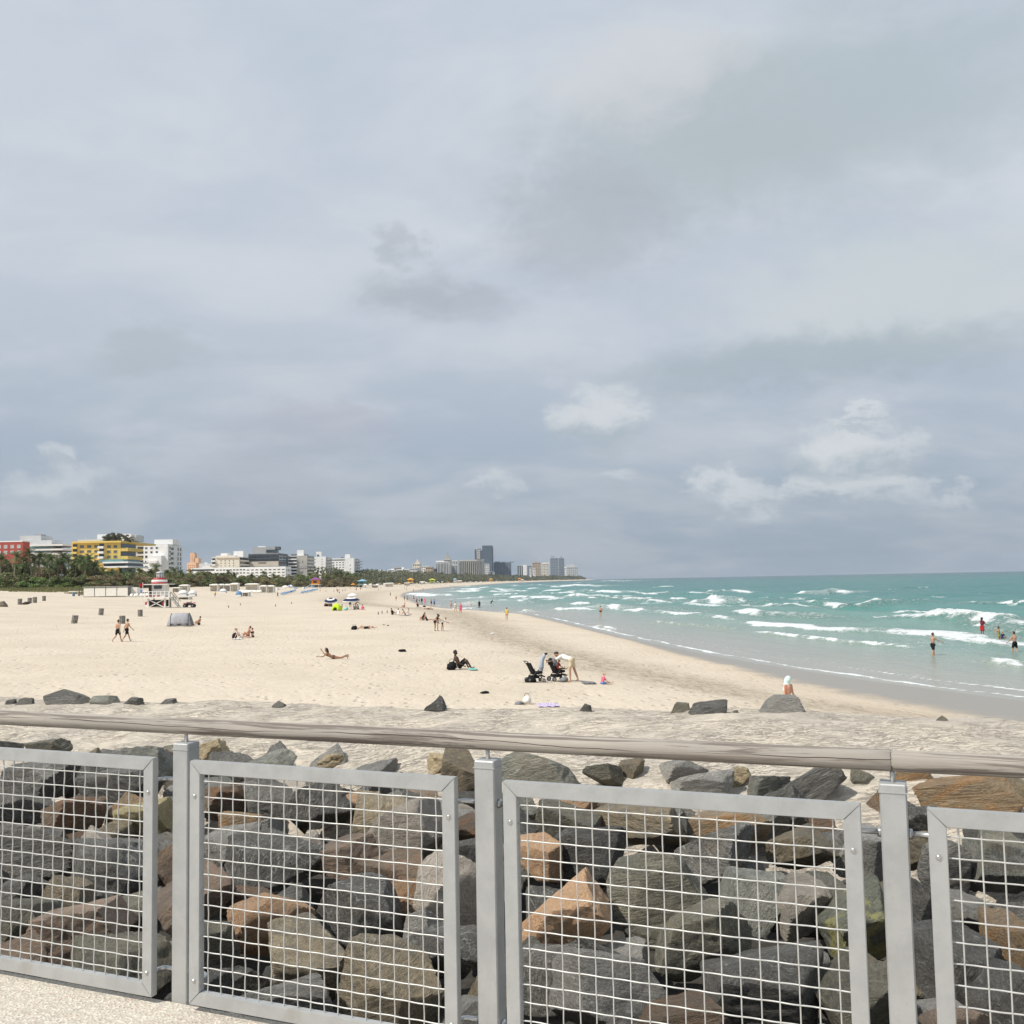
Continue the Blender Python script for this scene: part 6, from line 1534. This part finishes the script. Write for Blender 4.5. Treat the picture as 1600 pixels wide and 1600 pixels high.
def shelter(px, yb, w, h, m_, label, seed=0):
    r, k = thing_at('pop_up_shelter', px, yb, label, 'shelter', R(-20)); W, H = w * k, h * k
    m = MB(); n = 10; rows = []
    for i in range(8):
        a = math.pi * .95 * i / 7
        rows.append([Vector((W / 2 * math.cos(math.pi * u) * (.35 + .65 * math.sin(a * .9 + .25)), -W * .45 * math.cos(a) * .8, max(0.0, H * math.sin(math.pi * u) ** .7 * math.sin(a * .8 + .45)))) for u in np.linspace(0, 1, n)])
    vs = [p for s in rows for p in s]; m.add(vs, [(i * n + j, i * n + j + 1, (i + 1) * n + j + 1, (i + 1) * n + j) for i in range(7) for j in range(n - 1)])
    s = m.build('shell', m_, r, True); s.modifiers.new('t', 'SOLIDIFY').thickness = .02
    m = MB(); m.box((0, 0, .02), (W * .9, W * .6, .04)); m.build('floor', BLACKP, r)
shelter(526.5, 954, 15, 11, CL['lime'], 'lime green pop-up beach shelter in front of the navy umbrellas')
shelter(513, 947.5, 13, 7, CL['brown'], 'dark brown pop-up shelter under the low navy umbrella')
for i, (x, y, lab, ps, wr, sk) in enumerate([(533.5, 953, 'person sitting close against the lime shelter', 'sit', [('shorts', 'orange')], 'red'), (547, 949.5, 'person in purple standing under the wide navy umbrella', 'stand', [('shirt', 'maroon'), ('shorts', 'navy')], 'brown'), (556, 951, 'person bending under the wide navy umbrella', 'lean', [('brief', 'black'), ('top', 'black')], 'brown'),
                               (553.5, 953, 'person in black sitting at the front of the umbrella group', 'sit', [('shorts', 'black'), ('shirt', 'grey')], 'tan'), (560, 952.5, 'person in dark clothes sitting beside the pink figure', 'hug', [('shirt', 'grey'), ('shorts', 'black')], 'dark'), (565, 953, 'figure wrapped in pink sitting at the end of the umbrella group', 'hug', [('shirt', 'pink'), ('pants', 'pink')], 'tan')]):
    person(x, y, lab, ps, sk, 'black', wear=wr, face=(-60, 0, 80, 20, -40, 30)[i], h=1.7, vox=.03)
def bag(px, yb, w, h, m_, label, name='beach_bag', cat='bag', strap=True, rz=0.0):
    r, k = thing_at(name, px, yb, label, cat, rz); W, H = w * k, h * k
    bm = bmesh.new(); bmesh.ops.create_cube(bm, size=1.0); bmesh.ops.bevel(bm, geom=bm.edges[:], offset=.18, segments=3, affect='EDGES')
    for v in bm.verts: v.co = Vector((v.co.x * W * (1 - .25 * (v.co.z + .5)), v.co.y * W * .6 * (1 - .3 * (v.co.z + .5)), (v.co.z + .5) * H - .02 + .06 * H * math.sin(v.co.x * 5)))
    me = bpy.data.meshes.new('body'); bm.to_mesh(me); bm.free(); me.polygons.foreach_set('use_smooth', [True] * len(me.polygons)); me.materials.append(m_); link('body', me, r)
    if strap: q = MB(); q.tube([Vector((W * .25 * math.cos(a), 0, H * .92 + W * .3 * math.sin(a))) for a in np.linspace(0, math.pi, 8)], W * .025, 6); q.build('strap', BLACKP if m_ is not CL['black'] else CL['grey'], r, True)
    return r
def towel(px, yb, w, d, m_, label, rz=0.0):
    p, k = spot(px, yb); m = MB(); n = 8; W, D = w * k, d
    for i in range(n):
        for j in range(n):
            q = lambda a, b: Vector(((a / n - .5) * W, (b / n - .5) * D, .035 + .018 * math.sin(a * 2.1 + b) + .015 * math.cos(b * 1.7)))
            m.add([q(i, j), q(i + 1, j), q(i + 1, j + 1), q(i, j + 1)], [(0, 1, 2, 3)])
    o = m.build('beach_towel', m_, None, True, loc=p, rot=(0, 0, rz)); o.modifiers.new('t', 'SOLIDIFY').thickness = .015
    setp(o, label, 'towel')
bag(366.5, 997.5, 8, 9, CL['black'], 'black rucksack standing on the white towel'); towel(371, 998.8, 15, 1.0, CL['white'], 'white towel under the pale woman', .1)
bag(553.5, 984, 10, 6.5, CL['black'], 'black bag beside the sunbather lying flat'); bag(541, 953.5, 7, 5, CL['teal'], 'teal cool bag in front of the wide navy umbrella', 'cool_bag')
bag(706, 1046.5, 17, 13, CL['black'], 'big black bag behind the reclining man'); towel(739, 1046.5, 12, .8, CL['teal'], 'turquoise towel beside the reclining man', .2)
bag(823.5, 1100.5, 15, 14, CANV, 'white and yellow beach bag standing near the crest', 'beach_bag', 'bag'); bag(811, 1101, 15, 6, CL['grey'], 'crumpled grey and white bundle next to the white beach bag', 'cloth_bundle', 'bundle', False)
towel(856, 1103, 32, 1.0, CL['lilac'], 'lilac towel spread next to the white beach bag', .1); towel(669.5, 952.6, 14, 1.2, CL['black'], 'dark towel at the tide line', .1); towel(652, 949.5, 14, 1.4, CL['grey'], 'dark grey mat under the crouching person')
towel(627, 962.3, 26, 1.6, CL['grey'], 'grey blanket under the picnic row'); towel(920, 1068, 20, .8, CL['grey'], 'grey scarf trailing on the sand beside the toddler', .1); bag(942.5, 1068.5, 6, 5, CL['blue'], 'small blue toy bucket by the toddler', 'toy_bucket', 'bucket'); bag(663, 948.6, 5, 2.5, CL['black'], 'small black bag by the crouching person')

def stroller(px, yb, label, face, fabric, hood_open):
    r, k = thing_at('stroller', px, yb, label, 'stroller', R(-face))
    def wheel(x, y, rad):
        m = MB(); m.tube([Vector((x - .018, y, rad)), Vector((x + .018, y, rad))], rad, 16); w = m.build('wheel', BLACKP, r, True)
        m = MB(); m.tube([Vector((x - .022, y, rad)), Vector((x + .022, y, rad))], rad * .62, 10); m.build('rim', GREYP, w)
    for s in (-.26, .26):
        wheel(s, -.32, .115); wheel(s, .36, .085)
        m = MB(); m.tube([Vector((s, .36, .12)), Vector((s, -.05, .52)), Vector((s, -.34, .86)), Vector((s, -.46, 1.0))], .018, 6); m.build('frame_tube', BLACKP, r, True)
        m = MB(); m.tube([Vector((s, -.32, .15)), Vector((s, -.02, .5)), Vector((s, .12, .62))], .018, 6); m.build('frame_tube', BLACKP, r, True)
    m = MB(); m.tube([Vector((-.26, -.46, 1.0)), Vector((0, -.48, 1.02)), Vector((.26, -.46, 1.0))], .022, 8); m.build('handle', BLACKP, r, True)
    m = MB(); m.box((0, .10, .44), (.46, .42, .10), rx=.15); m.build('seat', fabric, r); m = MB(); m.box((0, -.20, .66), (.46, .10, .56), rx=.45); m.build('backrest', fabric, r)
    m = MB(); m.box((0, .38, .28), (.40, .16, .05), rx=-.5); m.build('footrest', BLACKP, r)
    m = MB(); m.box((0, -.05, .26), (.40, .42, .13)); m.build('basket', CL['black'], r)
    if hood_open:
        m = MB(); n = 9; rows = []
        for i in range(7):
            a = R(-10 + 100 * i / 6); rows.append([Vector((.27 * math.cos(math.pi * u), -.26 + .44 * math.cos(a) * math.sin(math.pi * u) * .9 - .10, .78 + .36 * math.sin(a) * math.sin(math.pi * u) ** .6)) for u in np.linspace(0, 1, n)])
        vs = [p for s in rows for p in s]; m.add(vs, [(i * n + j, i * n + j + 1, (i + 1) * n + j + 1, (i + 1) * n + j) for i in range(6) for j in range(n - 1)])
        h = m.build('hood', hood_open, r, True); h.modifiers.new('t', 'SOLIDIFY').thickness = .015
    r.scale = (.95,) * 3
    return r
stroller(836, 1066, 'black stroller with a grey cloth hung over its raised handle', 70, CL['black'], None)
bag(829.5, 1066.8, 19, 9, CL['black'], 'open black bag lying in front of the black stroller', 'black_holdall', 'bag', False)
m_, k_ = thing_at('hung_cloth', 846, 1064, 'grey cloth hanging from the handle of the black stroller', 'cloth')
link('cloth', blob_mesh('cloth', [((0, .1, .62), (.04, .1, .92), .13, .10), ((.04, .1, .92), (.16, .1, 1.16), .10, .085), ((0, .1, .3), (0, .1, .62), .05, .12)], .03, mat('pale_denim', (.40, .45, .52), .9, .2, 8)), m_)
link('dark_end', blob_mesh('dark_end', [((.16, .1, 1.18), (.28, .1, 1.24), .07, .05)], .03, CL['black']), m_)
q_ = MB(); q_.tube([Vector((0, .1, -.02)), Vector((0, .1, .4))], .02, 6); q_.build('pole', BLACKP, m_)
stroller(871, 1064, 'black stroller with a grey hood holding a child in red', 62, CL['black'], CL['grey'])
person(0, 0, 'child in red sitting in the hooded stroller', 'kid', 'brown', 'black', wear=[('shirt', 'red')], h=.92, face=62, child=True, loc=hit(871, 1064) + Vector((0, 0, .50)))
bag(881, 1064.8, 15, 7, CL['grey'], 'grey bag at the feet of the bending man', 'beach_bag', 'bag'); 

# ---- cabanas, loungers and chairs of the hotel beaches
def cabana(px, yb, w, h, label, m_=CANV, roof=None, group=None):
    r, k = thing_at('beach_cabana', px, yb, label, 'cabana', 0, group); W, H, D = w * k, h * k, 2.4
    for sx in (-W / 2, W / 2):
        for sy in (-D / 2, D / 2): m = MB(); m.bar((sx, sy, -.2), (sx, sy, H * .95), .12); m.build('post', PW_, r)
    m = MB(); m.box((0, D / 2 - .05, H * .48), (W - .14, .05, H * .9)); m.build('back_cloth', m_, r)
    for sx in (-W / 2 + .1, W / 2 - .1): m = MB(); m.box((sx, .2, H * .48), (.05, D - .7, H * .88)); m.build('side_cloth', m_, r)
    m = MB(); a = [Vector((x * (W / 2 + .15), y * (D / 2 + .15), H * .84)) for x, y in ((-1, -1), (1, -1), (1, 1), (-1, 1))]; b_ = [v + Vector((0, 0, H * .12)) for v in a]; c = [Vector((-W * .3, 0, H * 1.06)), Vector((W * .3, 0, H * 1.06))]
    m.add(a + b_ + c, [(0, 1, 5, 4), (1, 2, 6, 5), (2, 3, 7, 6), (3, 0, 4, 7), (4, 5, 9, 8), (6, 7, 8, 9), (5, 6, 9), (7, 4, 8)]); m.build('canopy', roof or m_, r)
def clam(px, yb, w, h, label, m_=CANV, group=None):
    r, k = thing_at('clamshell_cabana', px, yb, label, 'cabana', 0, group); W, H = w * k, h * k
    m = MB(); n = 10; rows = []
    for i in range(6):
        a = R(18 * i); rows.append([Vector((W / 2 * math.cos(math.pi * u), W * .35 * math.cos(a) * math.sin(math.pi * u) * -1 + .3, .1 + H * (.35 + .65 * math.sin(a)) * math.sin(math.pi * u) ** .6)) for u in np.linspace(0, 1, n)])
    vs = [p for s in rows for p in s]; m.add(vs, [(i * n + j, i * n + j + 1, (i + 1) * n + j + 1, (i + 1) * n + j) for i in range(5) for j in range(n - 1)], 0)
    s = m.build('hood', m_, r, True); s.modifiers.new('t', 'SOLIDIFY').thickness = .04
    m = MB(); m.tube([v + Vector((0, -.03, .03)) for v in rows[0]], .09, 6); m.build('rim', BLUEC, r, True)
    m = MB(); m.box((0, -.2, .22), (W * .92, 1.5, .38)); m.build('bed', PW_, r)
def lounger_meshes(m_):
    fr = MB()
    for sx in (-.3, .3): fr.bar((sx, -1.0, .30), (sx, .35, .30), .06)
    for sx in (-.3, .3):
        for sy in (-.9, .3): fr.bar((sx, sy, 0), (sx, sy, .3), .06)
    cu = MB(); cu.box((0, -.32, .37), (.66, 1.35, .10)); cu.box((0, .55, .62), (.66, .70, .10), rx=.75)
    return fr.mesh('frame', PW_), cu.mesh('cushion', m_)
LG = {'white': lounger_meshes(CANV), 'blue': lounger_meshes(BLUEC)}
def lounger(px, yb, kind, label, group, rz=0.0):
    p, k = spot(px, yb); r = empty('sun_lounger', p, rz, label, 'sun lounger', group); f, c = LG[kind]; link('frame', f, r); link('cushion', c, r)
cabana(288.5, 925, 13, 11, 'tall white cabana nearest the striped lifeguard tower'); clam(286, 931.5, 15, 9, 'white clamshell cabana with a blue rim beside the lifeguard ramp'); clam(300.5, 931.5, 13, 8.5, 'white clamshell cabana next to the one by the ramp'); cabana(289, 936.5, 17, 4, 'low white platform bed in front of the clamshell cabanas')
cabana(335, 924, 12, 11, 'white canopy at the end of the long canopy row'); cabana(346, 924, 10, 11, 'middle white canopy of the long row'); cabana(356, 924, 10, 11, 'white canopy next to the pavilion'); cabana(367, 924.5, 12, 13, 'taller white pavilion with a wide roof'); clam(348.5, 926.5, 11, 6, 'grey-rimmed clamshell cabana before the canopies')
cabana(394, 922, 20, 10, 'wide white canopy with a flat top'); cabana(412, 926, 10, 11, 'white canopy left of the blue chairs'); cabana(423, 926, 11, 11, 'white canopy closest to the blue chairs')
cabana(215, 931, 9, 7, 'low white cabana behind the warning flag'); cabana(206, 931.5, 7, 6, 'low white cabana beside the storage shed'); cabana(227, 931, 9, 7, 'low white cabana just behind the lifeguard tower'); cabana(276, 925, 11, 7, 'white cabana behind the lifeguard ramp')
clam(373, 932.5, 10, 8.5, 'blue and white wedge shelter on open sand', BLUEC); cabana(384.5, 931.5, 10, 6.5, 'small white canopy with a blue post')
for i in range(14): lounger(375 + i * 2.4 + rnd.uniform(-.5, .5), 926.5 + rnd.uniform(-.8, .5), 'white', 'white sun lounger in the row below the wide canopy', 'white loungers', rnd.uniform(-.2, .2))
for i in range(10): lounger(203 + i * 3, 933 + rnd.uniform(-.5, .5), 'white', 'white sun lounger stacked beside the storage shed', 'white loungers by the shed', rnd.uniform(-.3, .3))
for i in range(16): lounger(440 + i * 1.4 + rnd.uniform(-.5, .5), 930 - i * .35 + rnd.uniform(-.7, .7), 'blue', 'blue sun lounger in the first blue row', 'first row of blue loungers', rnd.uniform(-.3, .3))
for i in range(18): lounger(471 + i * 1.4 + rnd.uniform(-.4, .4), 928 - i * .32 + rnd.uniform(-.7, .7), 'blue', 'blue sun lounger in the second blue row', 'second row of blue loungers', rnd.uniform(-.3, .3))
for x, y, w, h, c, lab in ((434, 933.5, 8, 13, [BLUEC, PW_], 'tall blue umbrella at the end of the first blue row'), (446, 928, 11, 11, [PW_], 'pale umbrella above the first blue row'), (454, 927, 11, 11, [PW_, BLUEC], 'blue and white umbrella above the first blue row'), (462, 927, 7, 8, [BLUEC], 'small blue umbrella between the two blue rows'), (475, 929, 9, 10, [BLUEC, PW_], 'striped umbrella at the start of the second blue row'), (488, 925, 8, 8, [BLUEC], 'blue umbrella in the second blue row')):
    umbrella(x, y, w, h, c, lab)
for i, (x, y) in enumerate([(552, 918.5), (579, 918), (590, 918), (601, 917), (614, 916.5), (624, 916), (660, 913.5), (666, 913.5), (684, 912), (691, 912), (700, 912), (571, 919), (735, 911), (744, 910.8), (752, 910.8), (760, 910.5), (776, 909.8), (793, 909.3), (806, 909), (820, 908.5), (832, 908.2)]):
    p = hit(x, y); kk = mpp(p)
    umbrella(x, y, 3.2 / kk, 2.2 / kk, [PW_] if i % 5 else [CL['orange']], 'distant white beach umbrella in the far rows' if i % 5 else 'distant orange beach umbrella in the far rows', 'far umbrellas', p=p)
for i, (x, y, w) in enumerate([(608, 917, 12), (660, 913, 9), (718, 911, 8), (636, 915, 9), (586, 918.5, 9), (815, 908.8, 7)]): cabana(x, y, w, w * .5, f"far white canopy along the crowded stretch of beach", group='far canopies')
def hut(px, yb, w, h, body, roof, label):
    r, k = thing_at('lifeguard_hut', px, yb, label, 'lifeguard tower'); W, H = w * k, h * k
    for sx in (-.4, .4):
        for sy in (-.4, .4): m = MB(); m.bar((sx * W, sy * W, -.3), (sx * W, sy * W, H * .32), .25); m.build('leg', PW_, r)
    m = MB(); m.box((0, 0, H * .33), (W * 1.15, W * 1.15, .2)); m.build('platform', PW_, r)
    m = MB(); m.box((0, 0, H * .55), (W * .8, W * .8, H * .40)); m.build('cabin', body, r); m = MB(); m.box((0, -W * .405, H * .58), (W * .4, .1, H * .18)); m.build('window', GLASS, r)
    m = MB(); a = [Vector((x * W * .6, y * W * .6, H * .76)) for x, y in ((-1, -1), (1, -1), (1, 1), (-1, 1))]; m.add(a + [v + Vector((0, 0, .25)) for v in a] + [Vector((0, 0, H))], [(3, 2, 1, 0), (0, 1, 5, 4), (1, 2, 6, 5), (2, 3, 7, 6), (3, 0, 4, 7), (4, 5, 8), (5, 6, 8), (6, 7, 8), (7, 4, 8)]); m.build('roof', roof, r)
    m = MB(); m.bar((-W * .55, -W * .3, H * .33), (-W * 1.2, -W * .3, -.1), 1.0, .1); m.build('ramp', PW_, r)
hut(493.5, 919, 14, 17, CL['orange'], mat('purple_roof', (.22, .07, .22), .6), 'orange lifeguard hut with a purple roof'); hut(566, 918, 12, 13, mat('teal_dark', (.10, .25, .26), .6), mat('sky_roof', (.25, .45, .58), .6), 'teal lifeguard hut with a flat blue roof')
hut(641.5, 914.2, 9, 11, mat('amber_paint', (.75, .35, .04), .6), mat('amber_roof', (.75, .40, .05), .6), 'amber yellow lifeguard hut on the far beach'); hut(675.5, 912.8, 9, 9, mat('lime_paint', (.50, .58, .06), .6), mat('lime_roof', (.55, .60, .08), .6), 'lime lifeguard hut on the far beach'); hut(711, 911.4, 5, 8, PW_, mat('sky_roof', (.25, .45, .58)), 'white lifeguard hut with a blue roof'); hut(812, 909, 5, 6, CL['orange'], CL['orange'], 'tiny orange lifeguard hut near the far end'); hut(767, 910.6, 5, 7, mat('amber_paint', (.75, .35, .04)), mat('amber_roof', (.75, .40, .05)), 'tiny yellow lifeguard hut beyond the lime one')
for x, y, lab in ((357, 949.5, 'short marker post nearest the quad bike'), (375.5, 946, 'short marker post second from the quad bike'), (430.5, 947.5, 'short marker post below the tall blue umbrella'), (455.5, 943.5, 'short marker post below the first blue row')):
    r, k = thing_at('marker_post', x, y, lab, 'post'); m = MB(); m.tube([Vector((0, 0, -.2)), Vector((0, 0, .42)), Vector((.02, 0, .46))], [.11, .10, .02], 8); m.build('stake', WOODG, r, True); m = MB(); m.lathe((0, 0, 0), [(.115, .28), (.115, .36)], 8); m.build('reflector', CL['orange'], r)
for x, y in ((597, 958.5), (591, 960), (605, 957.8)):
    r, k = thing_at('marker_post', x, y, 'short dark marker post beside the picnic row', 'post', 0, 'posts by the picnic row'); m = MB(); m.tube([Vector((0, 0, -.2)), Vector((0, 0, .42))], [.1, .09], 8); m.build('stake', WOODG, r, True)

# ------------------------------------------------------------------ sea haze
def haze():
    mb = MB(); mb.box((0, 3600, 82.0), (19000, 12800, 190.0))
    m = bpy.data.materials.new('sea_haze'); m.use_nodes = True
    t = NT(m.node_tree); t.n.remove(t.n['Principled BSDF'])
    v = t.node('ShaderNodeVolumePrincipled'); v.inputs['Color'].default_value = (.60, .68, .78, 1); v.inputs['Density'].default_value = 6.0e-5; v.inputs['Anisotropy'].default_value = 0.0
    t.l.new(v.outputs[0], t.n['Material Output'].inputs['Volume'])
    o = mb.build('haze', m); setp(o, 'pale sea haze over beach and water', 'haze', kind='stuff')
haze()
bpy.data.scenes.remove(WORK)
